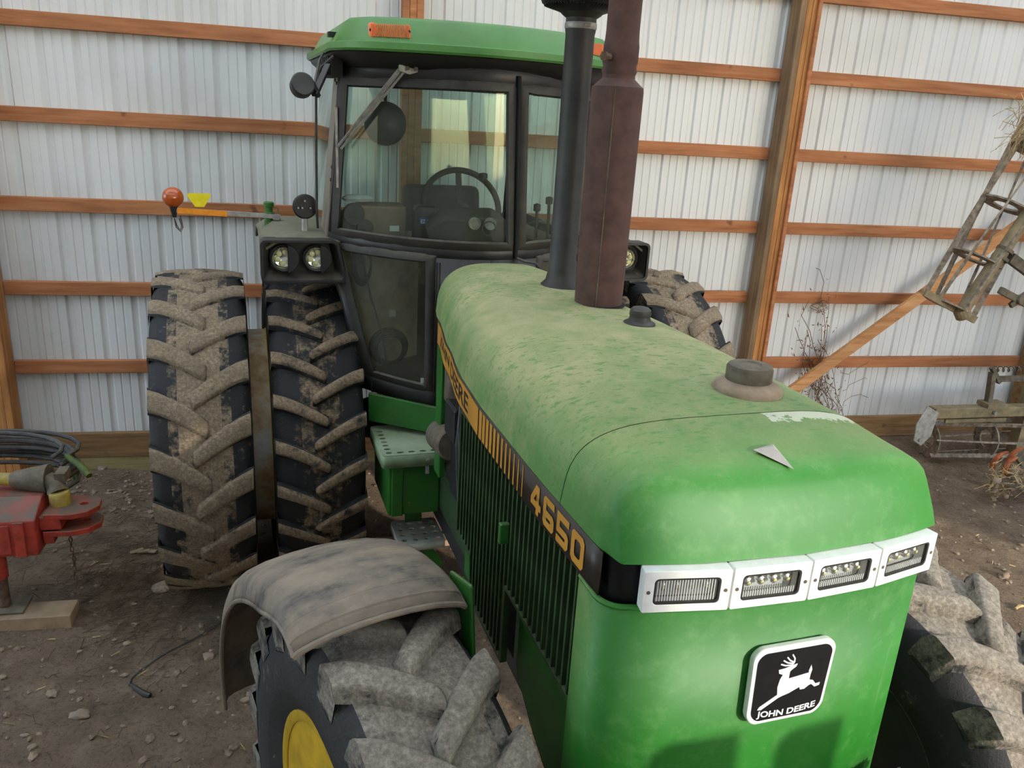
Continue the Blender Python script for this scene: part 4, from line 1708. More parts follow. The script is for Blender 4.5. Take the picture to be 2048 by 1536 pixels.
for u, z in ((-.418, 2.807), (-.395, 2.802), (-.362, 2.80)):
    mb = MB()
    mb.lathe([(0, .010), (.009, .008), (.009, -.002)], 10, (u, yw(u) - .006, z), 'Y')
    mb.build('pivot_bolt', 'dusty_iron', wp)

# ---------------------------------------------------------------- inside the cab
mb = MB()
M = Matrix.Rotation(math.radians(-32), 3, 'X')
ring = [Vector((.205 * math.cos(2 * PI * k / 40), .205 * math.sin(2 * PI * k / 40), 0)) for k in range(41)]
SC = Vector((-.005, 2.98, 2.155))
M = Matrix.Rotation(math.radians(62), 3, 'X')
mb.tube([SC + M @ p for p in ring], .016, 10, cap=False)
stw = mb.build('steering_wheel', 'cab_dark', T, smooth=True)
mb = MB()
for a in (200, 340, 90):
    mb.bar(SC + M @ Vector((0, 0, -.03)), SC + M @ Vector((.2 * math.cos(math.radians(a)), .2 * math.sin(math.radians(a)), 0)), .03, .008)
mb.build('wheel_spokes', 'cab_dark', stw)
mb = MB()
mb.lathe([(0, .03), (.022, .025), (.024, 0)], 14, SC + M @ Vector((.13, .155, .02)))
mb.build('steering_knob', 'black_plastic', stw, smooth=True)
mb = MB()
mb.tube([SC + M @ Vector((0, 0, -.03)), Vector((-.005, 2.80, 1.95)), Vector((-.005, 2.62, 1.4))], [.05, .07, .08], 14)
mb.build('steering_column', 'cab_dark', T, smooth=True)
mb = MB()
mb.prism([(-.20, -.06), (.20, -.06), (.24, .04), (.16, .10), (-.16, .10), (-.24, .04)], lambda p: (p[0] - .02, 2.68, 2.03 + p[1]), lambda p: (p[0] * .9 - .02, 2.86, 2.07 + p[1]))
mb.build('instrument_console', 'cab_dark', T, bevel=0.015)
for gxx in (-.02, .06):
    mb = MB()
    mb.lathe([(.030, .0), (.030, -.02), (.026, -.02), (.024, -.012), (0, -.012)], 18, (gxx, 2.67, 2.11), 'Y', M=Matrix.Rotation(PI, 3, 'Z'))
    mb.build('gauge', 'dull_steel', T)
# steering motor with lettering
mb = MB()
mb.box((-.225, 2.85, 2.075), (.13, .12, .20))
ez = mb.build('steering_motor', 'black_plastic', T, bevel=0.03)
mb = MB()
mb.box((-.225, 2.7885, 2.100), (.088, .003, .036))
mb.build('motor_label', 'blue_label', ez)
text_mesh('motor_lettering', 'EZ-Steer', 'badge_white', ez, lambda u, v, w: (-.263 + u, 2.7865, 2.090 + v), .074, .019, bold=0.01)
# monitor box, paper on top, phone-like bracket
mb = MB()
mb.box((-.435, 2.98, 2.075), (.235, .20, .17))
bx = mb.build('monitor_box', 'cab_tan', T, bevel=0.01)
mb = MB()
mb.box((-.38, 2.877, 2.05), (.048, .003, .028))
mb.build('serial_label', 'pale_label', bx)
mb = MB()
mb.lathe([(.0, .02), (.05, .018), (.075, .006), (.06, -.006), (0, -.008)], 14, (-.56, 2.93, 2.185), 'Z', M=Matrix.Diagonal((1.1, .7, 1.2)))
mb.build('cloth_rag', 'pale_label', bx, smooth=True)
mb = MB()
mb.tube([(-.60, 2.88, 1.95), (-.60, 2.88, 2.10)], .012, 8)
mb.lathe([(.0, .03), (.05, .025), (.055, 0), (.04, -.03)], 18, (-.585, 2.88, 2.12), 'Y')
mb.lathe([(.0, .03), (.04, .025), (.045, 0), (.03, -.03)], 18, (-.53, 2.88, 2.05), 'Y')
mb.build('fan', 'cab_dark', T, smooth=True)
# round convex mirror hanging inside
mb = MB()
mb.lathe([(.0, -.045), (.05, -.038), (.09, -.02), (.115, 0), (.118, .012), (.10, .03), (0, .04)], 36, (-.335, 3.42, 2.545), 'Y', M=Matrix.Rotation(PI, 3, 'Z'))
mb.tube([(-.335, 3.44, 2.60), (-.33, 3.46, 2.74)], .01, 8)
mb.build('round_mirror', 'black_plastic', T, smooth=True, angle=60)
# seat
mb = MB()
mb.box((0.06, 3.50, 1.72), (.50, .46, .12))
st_ = mb.build('seat', 'cab_dark', T, bevel=0.04, seg=3)
mb = MB()
mb.box((0.06, 3.70, 1.97), (.48, .12, .46), Matrix.Rotation(math.radians(-8), 3, 'X'))
mb.build('seat_back', 'cab_dark', st_, bevel=0.045, seg=3)
mb = MB()
mb.box((0.06, 3.5, 1.48), (.3, .3, .4))
mb.build('seat_base', 'cab_dark', st_)
for sd in (-1, 1):
    mb = MB()
    mb.box((.06 + sd * .30, 3.48, 1.90), (.06, .32, .06))
    mb.build('armrest', 'cab_tan', st_, bevel=0.02)
# side console with levers on the door side, wiring behind the lower pane
mb = MB()
mb.box((.48, 3.2, 1.70), (.20, .7, .60))
mb.build('control_console', 'cab_tan', T, bevel=0.03)
mb = MB()
for x, y, z in ((.40, 2.92, 2.16), (.46, 2.90, 2.20)):
    mb = MB()
    mb.tube([(x + .015, y + .03, 2.0), (x, y, z)], .008, 8)
    mb.lathe([(0, .02), (.02, .012), (.02, -.02), (0, -.03)], 12, (x, y, z + .01))
    mb.build('lever', 'cab_dark', T, smooth=True)
mb = MB()
for k in range(5):
    r = .07 + .008 * k
    cpt_ = [(-.40 + r * math.cos(2 * PI * i / 24 + k), 2.86 + .01 * k, 1.42 + r * math.sin(2 * PI * i / 24 + k)) for i in range(25)]
    mb.tube(cpt_, .005, 6)
    cpt_ = [(-.54 + .5 * r * math.cos(2 * PI * i / 24 + k), 2.88 + .01 * k, 1.86 + 1.1 * r * math.sin(2 * PI * i / 24 + k)) for i in range(25)]
    mb.tube(cpt_, .0045, 6)
mb.tube([(-.55, 2.9, 1.95), (-.5, 2.88, 1.7), (-.44, 2.86, 1.5), (-.42, 2.84, 1.36)], .006, 6)
mb.build('cable_coil', 'hose_black', T, smooth=True)
mb = MB()
mb.box((-.395, 2.83, 1.62), (.032, .02, .034))
mb.build('cable_plug', 'pale_label', T)
mb = MB()
mb.add([(-.56, 2.88, 1.28), (-.20, 3.15, 1.28), (-.20, 3.15, 2.0), (-.70, 2.93, 2.0)], [(0, 1, 2, 3)])
mb.build('inner_trim', 'inner_trim', T, solid=0.02)

# ---------------------------------------------------------------- outside cab fittings
mb = MB()
mb.lathe([(.0, .05), (.02, .05), (.040, .040), (.050, .015), (.052, -.026), (.047, -.030), (.0, -.026)], 28, (-.845, 2.60, 2.700), 'Y', M=Matrix.Rotation(math.radians(10), 3, 'Z') @ Matrix.Rotation(PI, 3, 'Z') @ Matrix.Rotation(math.radians(20), 3, 'X'))
fl1 = mb.build('roof_work_lamp', 'black_plastic', T, smooth=True, angle=40)
mb = MB()
mb.bar((-.79, 2.62, 2.665), (-.715, 2.74, 2.80), .030, .018)
mb.bar((-.80, 2.61, 2.72), (-.77, 2.64, 2.66), .020, .02)
mb.build('lamp_bracket', 'black_plastic', fl1, bevel=0.004)
mb = MB()
mb.tube([(-.69, 2.75, 2.84), (-.745, 2.76, 2.79), (-.765, 2.80, 2.70), (-.762, 2.88, 2.45), (-.755, 2.98, 2.10), (-.75, 3.0, 2.03)], .0065, 6)
mb.tube([(-.715, 2.95, 2.86), (-.745, 2.84, 2.82), (-.775, 2.70, 2.74), (-.79, 2.64, 2.68)], .006, 6)
mb.build('lamp_cable', 'hose_black', T, smooth=True)
mb = MB()
mb.lathe([(.0, .035), (.035, .03), (.058, .012), (.062, -.012), (.055, -.018), (0, -.018)], 28, (-.812, 3.02, 2.135), 'Y', M=Matrix.Rotation(PI, 3, 'Z') @ Matrix.Rotation(math.radians(6), 3, 'Z'))
fl2 = mb.build('fender_lamp', 'black_plastic', T, smooth=True, angle=40)
mb = MB()
mb.tube([(-.812, 3.02, 2.08), (-.812, 3.02, 2.0)], [.014, .018], 10)
for x, z in ((-.812, 2.165), (-.845, 2.130), (-.825, 2.130), (-.785, 2.130)):
    mb.lathe([(0, .004), (.005, .003), (.005, -.003)], 8, (x, 2.985, z), 'Y')
mb.build('lamp_stem', 'dull_steel', fl2)
# antenna-like stub on the roof corner
mb = MB()
mb.box((-.665, 2.98, 2.945), (.05, .06, .022))
mb.build('roof_stub', 'black_plastic', T)

# warning arm with amber flasher
ab = 3.30
PXB = -.975
mb = MB()
mb.tube([(PXB + .005, ab, 1.80), (PXB, ab, 2.05)], .016, 12)
wa = mb.build('warning_arm_post', 'black_plastic', T, smooth=True)
mb = MB()
mb.lathe([(.022, 1.995), (.026, 2.0), (.026, 2.025), (.020, 2.03), (.020, 2.05), (.027, 2.052), (.027, 2.066), (.020, 2.07), (.020, 2.095), (.027, 2.098), (.027, 2.118), (.020, 2.122), (0, 2.122)], 16, (PXB, ab, 0))
mb.build('arm_clamp', 'green_plain', wa, smooth=True, angle=30)
mb = MB()
mb.bar((PXB + .055, ab - .02, 2.048), (-1.43, ab - .02, 2.072), .022, .022)
mb.build('arm_bar', 'dull_steel', wa)
mb = MB()
mb.bar((-1.185, ab - .034, 2.0592), (-1.425, ab - .034, 2.0718), .004, .028)
mb.build('arm_tape', 'orange_tape', wa)
mb = MB()
tz = [(-.058, .030), (-.05, .036), (.05, .036), (.058, .030), (.056, .022), (.022, -.032), (-.022, -.032), (-.056, .022)]
mb.prism(tz, lambda p: (-1.318 + p[0], ab - .02, 2.122 + p[1]), lambda p: (-1.318 + p[0], ab - .014, 2.122 + p[1]))
mb.build('arm_reflector', 'yellow_reflector', wa)
mb = MB()
mb.lathe([(.0, .042), (.03, .036), (.048, .014), (.052, 0), (.048, -.014), (.03, -.036), (0, -.042)], 30, (-1.443, ab - .02, 2.135), 'Y')
fb_ = mb.build('amber_flasher', 'amber_round', wa, smooth=True)
mb = MB()
mb.tube([(-1.443, ab - .02, 2.09), (-1.443, ab - .02, 2.035)], [.022, .010], 10)
mb.build('flasher_base', 'black_plastic', wa)
mb = MB()
mb.tube([(-1.443, ab - .02, 2.03), (-1.438, ab - .02, 1.985), (-1.42, ab - .02, 1.965), (-1.41, ab - .02, 1.99), (-1.42, ab - .02, 2.03)], .003, 5)
mb.tube([(-1.443, ab - .02, 2.03), (-1.432, ab - .02, 1.99), (-1.415, ab - .02, 1.96), (-1.405, ab - .02, 1.985), (-1.412, ab - .02, 2.035)], .003, 5)
mb.tube([(PXB + .02, ab - .01, 2.096), (PXB + .045, ab - .01, 2.09), (PXB + .055, ab - .02, 2.03)], .003, 5)
mb.build('flasher_wire', 'dusty_iron', wa)

# ---------------------------------------------------------------- steps
def plate_holes(name, quad, holes, hr, thick, mat, parent, slot=1.0):
    """tread plate with dark punched holes set in (holes as inset dark cups)"""
    pass


mb = MB()
mb.add([Vector((-.545, wsb(-.5) - .02, 1.255)), Vector((-.225, wsb(-.22) - .02, 1.225)), Vector((-.225, wsb(-.22) - .03, 1.085)), Vector((-.545, wsb(-.5) - .03, 1.105))], [(0, 1, 2, 3)])
mb.build('step_riser', 'green_plain', T, solid=0.02, bevel=0.006)


def rounded_plate(x0, x1, b0, b1, z, th, r, holes, name, mat, edge_drop):
    """flat plate with real punched holes: fan triangulation through bmesh boolean-free grid"""
    me = bpy.data.meshes.new(name)
    bm = bmesh.new()
    outer = [bm.verts.new((( x0 + x1) / 2 + p[0], (b0 + b1) / 2 + p[1], z)) for p in rrect(x1 - x0, b1 - b0, r, 4)]
    ed = [bm.edges.new((outer[i], outer[(i + 1) % len(outer)])) for i in range(len(outer))]
    for hx, hb, rx, rb in holes:
        n = 12
        vs = [bm.verts.new((hx + rx * math.cos(2 * PI * k / n), hb + rb * math.sin(2 * PI * k / n), z)) for k in range(n)]
        ed += [bm.edges.new((vs[i], vs[(i + 1) % n])) for i in range(n)]
    bmesh.ops.triangle_fill(bm, use_beauty=True, use_dissolve=False, edges=ed)
    bmesh.ops.recalc_face_normals(bm, faces=bm.faces)
    bm.to_mesh(me)
    bm.free()
    o = bpy.data.objects.new(name, me)
    me.materials.append(MATS[mat])
    col.objects.link(o)
    o.parent = T
    m = o.modifiers.new('s', 'SOLIDIFY')
    m.thickness = th
    m.offset = 0
    mb = MB()
    pl_ = [((x0 + x1) / 2 + p[0], (b0 + b1) / 2 + p[1]) for p in rrect(x1 - x0, b1 - b0, r, 4)]
    mb.grid([[(x, y, z) for x, y in pl_ + pl_[:1]], [(x, y, z - edge_drop) for x, y in pl_ + pl_[:1]]])
    mb.build('plate_flange', mat, o, smooth=True, solid=0.005)
    return o


simple('step_pale', sr(186, 192, 178), 0.75, var=0.15, scale=14, dust=0.5, dustc=(170, 164, 150))
simple('step_paint', sr(128, 156, 116), 0.7, var=0.12, scale=14, dust=0.85, dustc=(170, 172, 150))
hl_ = [(-.500, 2.30 + .046 * k, .016, .010) for k in range(7)] + [(-.445 + .055 * k, 2.297, .018, .010) for k in range(4)]
upper = rounded_plate(-.535, -.232, 2.265, 2.66, 1.06, .008, .02, hl_, 'upper_step', 'step_paint', .062)
mb = MB()
mb.box((-.375, 2.50, .88), (.255, .42, .30))
bbx = mb.build('battery_box', 'green_plain', T, bevel=0.008)
mb = MB()
mb.box((-.46, 2.285, .88), (.055, .012, .30))
mb.build('box_flange', 'green_plain', bbx, bevel=0.004)
mb = MB()
mb.bar((-.318, 2.272, 1.02), (-.318, 2.268, .955), .018, .008, up=(0, 1, 0))
mb.lathe([(0, .012), (.010, .010), (.010, 0)], 10, (-.318, 2.262, 1.028), 'Y')
mb.build('box_latch', 'dull_steel', bbx)
mb = MB()
for p in ((-.462, .97), (-.462, .79), (-.40, .80)):
    mb.lathe([(0, .003), (.006, .002), (.006, 0)], 8, (p[0], 2.276, p[1]), 'Y')
mb.build('box_rivet', 'rusty_iron', bbx)
hl_ = [(-.395 + .058 * i, 2.40 + .058 * j, .015, .013) for i in range(4) for j in range(4)]
lower = rounded_plate(-.430, -.190, 2.355, 2.62, .52, .008, .022, hl_, 'lower_step', 'step_pale', .035)
mb = MB()
mb.bar((-.31, 2.60, .52), (-.31, 2.62, .75), .09, .012, up=(0, 1, 0))
mb.bar((-.30, 2.45, .50), (-.18, 2.52, .28), .05, .012, up=(0, 1, 0))
mb.bar((-.36, 2.47, .50), (-.38, 2.50, .30), .035, .010, up=(0, 1, 0))
mb.build('step_hanger', 'green_plain', lower)
for o_ in ():
    pass

# ------------------------------------------------------------------ red implement hitch on the left
HT = empty('implement_hitch', (-1.60, 4.10, 0))
tag(HT, 'red drawbar hitch with clevis, jack and yellow driveline propped on a timber', 'hitch')


def H(px_, py_, Y, off=(0, 0, 0)):
    return at(px_, py_, Y=Y) - HT.location + Vector(off)


# jack box (red, chamfered)
a = H(-60, 1085, 4.02)
b_ = H(75, 1085, 4.02)
mb = MB()
xa, xb = -.42, b_.x
zt, zb_ = H(70, 1042, 4.02).z, H(70, 1112, 4.02).z
pts = [(4.02, zb_), (4.02, zt), (4.16, zt + .07), (4.34, zt + .06), (4.38, zt - .02), (4.38, zb_)]
mb.prism(pts, lambda p: (xa, p[0] - 4.10, p[1]), lambda p: (xb, p[0] - 4.10, p[1]))
mb.build('drawbar_beam', 'red_paint', HT, bevel=0.008)
mb = MB()
mb.box((xb - .075, -.088, (zt + zb_) / 2), (.05, .012, (zt - zb_) * .98))
mb.box((xb - .17, -.085, (zt + zb_) / 2), (.10, .008, (zt - zb_) * .8))
mb.build('beam_plate', 'red_paint', HT, bevel=0.003)
# clevis: two plates with holes, web between
mb = MB()
cz1 = H(140, 1020, 4.2).z
def clevis(z, th, sc=1.0, name='clevis_plate'):
    cx0, cy0 = xb + .02, .02
    out = [(0.0, -.05), (.13, -.055), (.20, -.03), (.245, .04), (.235, .12), (.18, .165), (.05, .16), (0, .13)]
    me = bpy.data.meshes.new(name)
    bm = bmesh.new()
    o = [bm.verts.new((cx0 + x, cy0 + y * sc, z)) for x, y in out]
    ed = [bm.edges.new((o[i], o[(i + 1) % len(o)])) for i in range(len(o))]
    n = 14
    h = [bm.verts.new((cx0 + .165 + .022 * math.cos(2 * PI * k / n), cy0 + .07 + .018 * math.sin(2 * PI * k / n), z)) for k in range(n)]
    ed += [bm.edges.new((h[i], h[(i + 1) % n])) for i in range(n)]
    bmesh.ops.triangle_fill(bm, use_beauty=True, edges=ed)
    bm.to_mesh(me)
    bm.free()
    ob = bpy.data.objects.new(name, me)
    me.materials.append(MATS['red_paint'])
    col.objects.link(ob)
    ob.parent = HT
    m = ob.modifiers.new('s', 'SOLIDIFY')
    m.thickness = th
    m = ob.modifiers.new('b', 'BEVEL')
    m.width = .003
    m.segments = 1
    m.limit_method = 'ANGLE'
    return ob


zc1 = zt + .005
clevis(zc1, .03, 1.0)
clevis(zc1 - .095, .03, 1.0)
mb = MB()
mb.box((xb + .05, .07, zc1 - .05), (.10, .20, .075))
mb.box((xb + .035, .0, zc1 - .13), (.05, .06, .07))
mb.build('clevis_block', 'red_paint', HT, bevel=0.006)
# driveline end: dusty cone guard, yoke, yellow collar and yellow shaft
mb = MB()
c0 = Vector((xb - .12, .16, zc1 + .115))
mb.tube([c0 + Vector((-.30, .01, .02)), c0 + Vector((-.03, 0, 0))], .033, 14)
dl = mb.build('driveline_shaft', 'dusty_yellow', HT, smooth=True)
mb = MB()
mb.tube([c0 + Vector((-.05, 0, 0)), c0 + Vector((-.03, 0, 0)), c0 + Vector((.02, 0, 0)), c0 + Vector((.13, -.005, 0))], [.034, .045, .056, .078], 20)
mb.build('guard_cone', 'dusty_iron', dl, smooth=True, angle=30)
mb = MB()
mb.tube([c0 + Vector((.12, -.01, 0)), c0 + Vector((.165, -.03, -.03)), c0 + Vector((.18, -.05, -.06))], [.045, .05, .052], 16)
mb.box(c0 + Vector((.195, .0, .02)), (.05, .10, .05))
mb.build('driveline_yoke', 'dusty_iron', dl, smooth=True, angle=40)
mb = MB()
mb.lathe([(.038, -.075), (.050, -.07), (.050, -.01), (.044, .0), (0, .0)], 20, c0 + Vector((.19, -.065, -.045)))
mb.build('yellow_collar', 'dusty_yellow', dl, smooth=True, angle=40)
# coiled hoses behind
mb = MB()
for k in range(9):
    ph = random.uniform(-.05, .05)
    zz = zc1 + .02 + .022 * k
    pth = []
    for i in range(13):
        t = i / 12
        a = PI * (1.15 - 1.3 * t)
        pth.append((xb - .30 + (.38 - .02 * (k % 3)) * math.cos(a) + ph, .45 + .16 * math.sin(a) + .02 * (k % 4), zz + .03 * math.sin(PI * t) - .06 * t + .01 * (k % 2)))
    mb = MB()
    mb.tube(pth, .013, 8)
    mb.build('hydraulic_hose', 'hose_black', HT, smooth=True)
mb = MB()
mb.tube([(xb + .02, .42, zc1 + .13), (xb + .10, .36, zc1 + .10), (xb + .16, .30, zc1 + .06)], [.016, .02, .017], 10)
mb.build('hose_coupler', 'green_blade', HT, smooth=True)
# jack leg on foot plate and timber block
jx, jy = H(14, 1230, 4.06).x, -.04
mb = MB()
mb.tube([(jx, jy, .085), (jx, jy, .30)], .028, 14)
jk = mb.build('jack_leg', 'rusty_iron', HT, smooth=True)
mb = MB()
mb.tube([(jx, jy - .01, .26), (jx, jy - .01, zt + .02)], .040, 14)
mb.build('jack_sleeve', 'red_paint', jk, smooth=True)
mb = MB()
mb.box((jx + .02, jy, .083), (.17, .15, .010))
mb.build('jack_foot', 'dusty_iron', jk, bevel=0.002)
# safety chain
mb = MB()
cxh = H(116, 1108, 4.05)
nlk = 15
for k in range(nlk):
    zz = zc1 - .13 - k * (zc1 - .13 - .02) / nlk
    pth = [(cxh.x + .003 * math.sin(k), .16 + (.008 * math.cos(2 * PI * i / 10) if k % 2 else 0), zz + .015 * math.sin(2 * PI * i / 10)) if k % 2 else
           (cxh.x + .003 * math.sin(k) + .008 * math.cos(2 * PI * i / 10), .16, zz + .015 * math.sin(2 * PI * i / 10)) for i in range(11)]
    mb.tube(pth, .0032, 5)
mb.build('safety_chain', 'rusty_iron', HT, smooth=True)

blk = MB()
q0, q1 = at(-40, 1262, Z=0), at(138, 1268, Z=0)
blk.box((0, 0, .041), (q1.x - q0.x + .25, .15, .082))
wb = blk.build('timber_block', 'bare_wood', None, bevel=0.004)
wb.location = ((q0.x + q1.x) / 2 - .125, 4.02, -.006)
tag(wb, 'short weathered timber lying under the red hitch jack', 'timber')

# ------------------------------------------------------------------ folded tillage tool on the right
IM = empty('tillage_tool', (5.2, 5.5, 0))
tag(IM, 'dusty folded tillage tool with rolling bar baskets leaning by the wall', 'farm implement')


def I(px_, py_, Y):
    return at(px_, py_, Y=Y) - IM.location


def basket(A, B, r, nb, discs, parent, twist=0.5, mat='dusty_bar', name='rolling_basket', phase=0.0):
    ax = (B - A).normalized()
    s1 = ax.cross(Vector((0, 1, 0))).normalized()
    s2 = ax.cross(s1)
    root = empty(name, (0, 0, 0), 0, parent)
    for k in range(nb):
        m2 = MB()
        pth = []
        for i in range(15):
            t = i / 14
            a = 2 * PI * k / nb + twist * t + phase
            pth.append(A + (B - A) * t + (s1 * math.cos(a) + s2 * math.sin(a)) * r)
        for p, q in zip(pth, pth[1:]):
            c = A + ax * (p - A).dot(ax)
            m2.bar(p, q, .012, .036, up=(p - c))
        m2.build('basket_bar', mat, root)
    for t in discs:
        c = A + (B - A) * t
        m2 = MB()
        n = 28
        o = [(r * math.cos(2 * PI * k / n), r * math.sin(2 * PI * k / n)) for k in range(n)]
        i_ = [(.48 * x, .48 * y) for x, y in o]
        ring_faces(m2, o, i_, lambda p: c + s1 * p[0] + s2 * p[1] - ax * .006, lambda p: c + s1 * p[0] + s2 * p[1] + ax * .006)
        m2.build('basket_disc', mat, root)
    return root


YB = 4.95
A = (I(1848, 590, YB) + I(1945, 632, YB)) / 2
B = (I(2085, 175, YB + .05) + I(2180, 225, YB + .05)) / 2
basket(A, B, .175, 6, [0.0, .24, .50, .76, 1.0], IM, twist=.9, phase=.4)
mb = MB()
mb.tube([I(1920, 628, YB - .12), I(2075, 400, YB - .12), I(2230, 170, YB - .12)], .045, 16)
arm = mb.build('tool_arm', 'tan_paint', IM, smooth=True)
mb = MB()
mb.bar(I(1850, 585, YB - .05), I(1950, 640, YB - .12), .05, .03, up=(0, 1, 0))
mb.lathe([(0, .05), (.05, .05), (.055, .03), (.055, -.02), (0, -.03)], 16, I(1926, 628, YB - .12), 'Z', M=Matrix.Rotation(math.radians(-35), 3, 'Y'))
mb.build('end_bracket', 'tan_paint', IM)
mb = MB()
dA = (I(2075, 400, YB - .12) - I(1920, 628, YB - .12)).normalized()
for p in (I(2010, 500, YB - .12), I(2000, 516, YB - .12)):
    mb.tube([p - dA * .012, p + dA * .012], .058, 14)
mb.bar(I(2020, 515, YB - .12), I(2080, 560, YB - .12), .07, .05, up=(0, 1, 0))
mb.build('arm_clamp', 'dusty_iron', IM)
mb = MB()
mb.bar(I(2000, 580, YB - .2), I(2060, 612, YB - .2), .05, .035, up=(0, 1, 0))
mb.bar(I(2020, 612, YB - .2), I(2070, 575, YB - .2), .04, .03, up=(0, 1, 0))
mb.lathe([(0, .02), (.035, .02), (.035, -.02), (0, -.02)], 10, I(2042, 600, YB - .22), 'Y')
mb.build('link_bracket', 'dusty_iron', IM, bevel=0.006)
mb = MB()
pm_ = I(2230, 170, YB - .12)
mb.bar(pm_, (pm_.x + .7, 0.0, pm_.z - .3), .08, .08)
mb.bar((pm_.x + .7, 0.0, pm_.z + .1), (pm_.x + .7, 0.0, 0.0), .10, .10, up=(0, 1, 0))
mb.build('mast', 'tan_paint', IM)
# straw caught on the upper end
mb = MB()
pc_ = I(2040, 270, YB)
for k in range(150):
    d = Vector((random.uniform(-1, .5), random.uniform(-.5, .2), random.uniform(-.9, .7))).normalized()
    p = pc_ + Vector((random.uniform(-.05, .25), random.uniform(-.06, .06), random.uniform(-.05, .3)))
    mb.tube([p, p + d * .08 + Vector((0, 0, .01)), p + d * random.uniform(.10, .20) - Vector((0, 0, .02))], .0024, 3, cap=False)
sw = mb.build('straw_tuft', 'straw', IM)
sw['kind'] = 'stuff'
# lower frame: square beam, end plate, lower basket, spring arm
YL = 5.45
mb = MB()
pa, pb = I(1863, 824, YL), I(2250, 814, YL)
mb.bar(pa, pb, .10, .085)
bm_ = mb.build('square_beam', 'tan_paint', IM, bevel=0.006)
mb = MB()
mb.bar(pa + Vector((-.004, 0, 0)), pa + Vector((.03, 0, 0)), .078, .062)
mb.build('beam_hollow', 'black_gap', bm_)
mb = MB()
ep = [(1856, 812), (1878, 826), (1862, 872), (1842, 892), (1828, 882), (1833, 850)]
mb.prism(ep, lambda p: I(p[0], p[1], YL - .06), lambda p: I(p[0], p[1], YL - .06) + Vector((0, .012, 0)))
mb.build('end_plate', 'dull_steel', IM, bevel=0.004)
mb = MB()
for q in ((1840, 880), (1990, 826)):
    mb = MB()
    mb.lathe([(0, .012), (.016, .012), (.016, -.01)], 6, I(*q, YL - .065), 'Y')
    mb.build('plate_bolt', 'dull_steel', IM)
A2 = I(1850, 872, YL + .12)
B2 = I(2260, 850, YL - .05)
A2.z = .165 + .05
B2.z = .165 + .09
basket(A2, B2, .155, 6, [0.02, .30, .58, .86, 1.0], IM, twist=.6, phase=.2)
mb = MB()
sA, sB = I(1988, 738, YL), I(2230, 738, YL)
pth = [sA + (sB - sA) * (i / 160) + Vector((0, .022 * math.cos(i * .9), .022 * math.sin(i * .9))) for i in range(161)]
mb.tube(pth, .006, 5)
mb.build('coil_spring', 'dusty_iron', IM, smooth=True)
mb = MB()
mb.bar(I(1992, 758, YL), I(2230, 752, YL), .03, .045)
mb.bar(I(1984, 735, YL), I(1998, 765, YL), .03, .04, up=(0, 1, 0))
mb.bar(I(1985, 745, YL), I(1975, 812, YL), .04, .05, up=(0, 1, 0))
mb.build('spring_arm', 'dusty_iron', IM)
mb = MB()
mb.bar(I(1965, 808, YL - .01), I(2005, 808, YL - .01), .13, .035)
mb.bar(I(1890, 842, YL - .03), I(2010, 838, YL - .03), .02, .03)
mb.build('beam_clamp', 'tan_paint', IM)

# rust-orange shank points with caked dirt near the picture's edge
SH = empty('cultivator_shank', at(2040, 985, Z=0))
tag(SH, 'cultivator shank with rust-orange curved points caked in straw and mud', 'farm implement')
SO = SH.location
for (ux, uy, Yk) in ((1993, 905, 4.95), (2016, 915, 4.85), (2024, 898, 5.0)):
    p = at(ux, uy, Y=Yk) - SO
    mb = MB()
    rows = []
    for i in range(9):
        a = -.4 + 2.0 * i / 8
        c = p + Vector((.10 * (1 - math.cos(a)), 0, .10 * math.sin(a) - .10))
        rows.append([c + Vector((0, -.028 * (1 - .07 * i), 0)), c + Vector((0, .028 * (1 - .07 * i), 0))])
    mb.grid(rows)
    mb.build('shank_point', 'rusty_point' if 'rusty_point' in MATS else 'rusty_iron', SH, smooth=True, solid=0.012)
simple('rust_orange', sr(168, 92, 56), 0.8, var=0.25, scale=24, bump=0.2)
for o in SH.children:
    o.data.materials[0] = MATS['rust_orange']
mb = MB()
mb.bar(at(2036, 925, Y=4.85) - SO, at(2120, 850, Y=4.85) - SO, .04, .10, up=(0, 0, 1))
mb.bar(at(2000, 960, Y=4.85) - SO, at(2090, 985, Y=4.75) - SO, .05, .05)
mb.bar(at(2060, 950, Y=4.80) - SO, Vector((.35, .2, 0)), .05, .05)
mb.build('shank_beam', 'dusty_iron', SH, bevel=0.006)
mb = MB()
for k in range(120):
    p = at(random.uniform(1975, 2048), random.uniform(925, 985), Y=random.uniform(4.7, 4.95)) - SO
    d = Vector((random.uniform(-1, 1), random.uniform(-.6, .4), random.uniform(-.9, .5))).normalized()
    mb.tube([p, p + d * random.uniform(.03, .11)], .0022, 3, cap=False)
o = mb.build('caked_straw', 'straw', SH)
o['kind'] = 'stuff'


def lump(mb, c, r, sq=0.7, seed=0, n=1):
    bm = bmesh.new()
    bmesh.ops.create_icosphere(bm, subdivisions=n, radius=1)
    rs = random.Random(seed)
    off = Vector((rs.uniform(0, 50), rs.uniform(0, 50), rs.uniform(0, 50)))
    sx, sy = rs.uniform(.7, 1.35), rs.uniform(.7, 1.35)
    vs = []
    for v in bm.verts:
        k = 1 + .45 * noise.noise(v.co * 1.6 + off)
        vs.append((c[0] + v.co.x * r * k * sx, c[1] + v.co.y * r * k * sy, c[2] + v.co.z * r * k * sq))
    fs = [tuple(v.index for v in f.verts) for f in bm.faces]
    bm.free()
    mb.add(vs, fs)


mb = MB()
for k in range(14):
    p = at(random.uniform(1985, 2040), random.uniform(935, 1000), Y=random.uniform(4.75, 4.95)) - SO
    lump(mb, p, random.uniform(.02, .05), .8, k, 2)
mb.build('caked_mud', 'dirt_clod', SH, smooth=True)['kind'] = 'stuff'

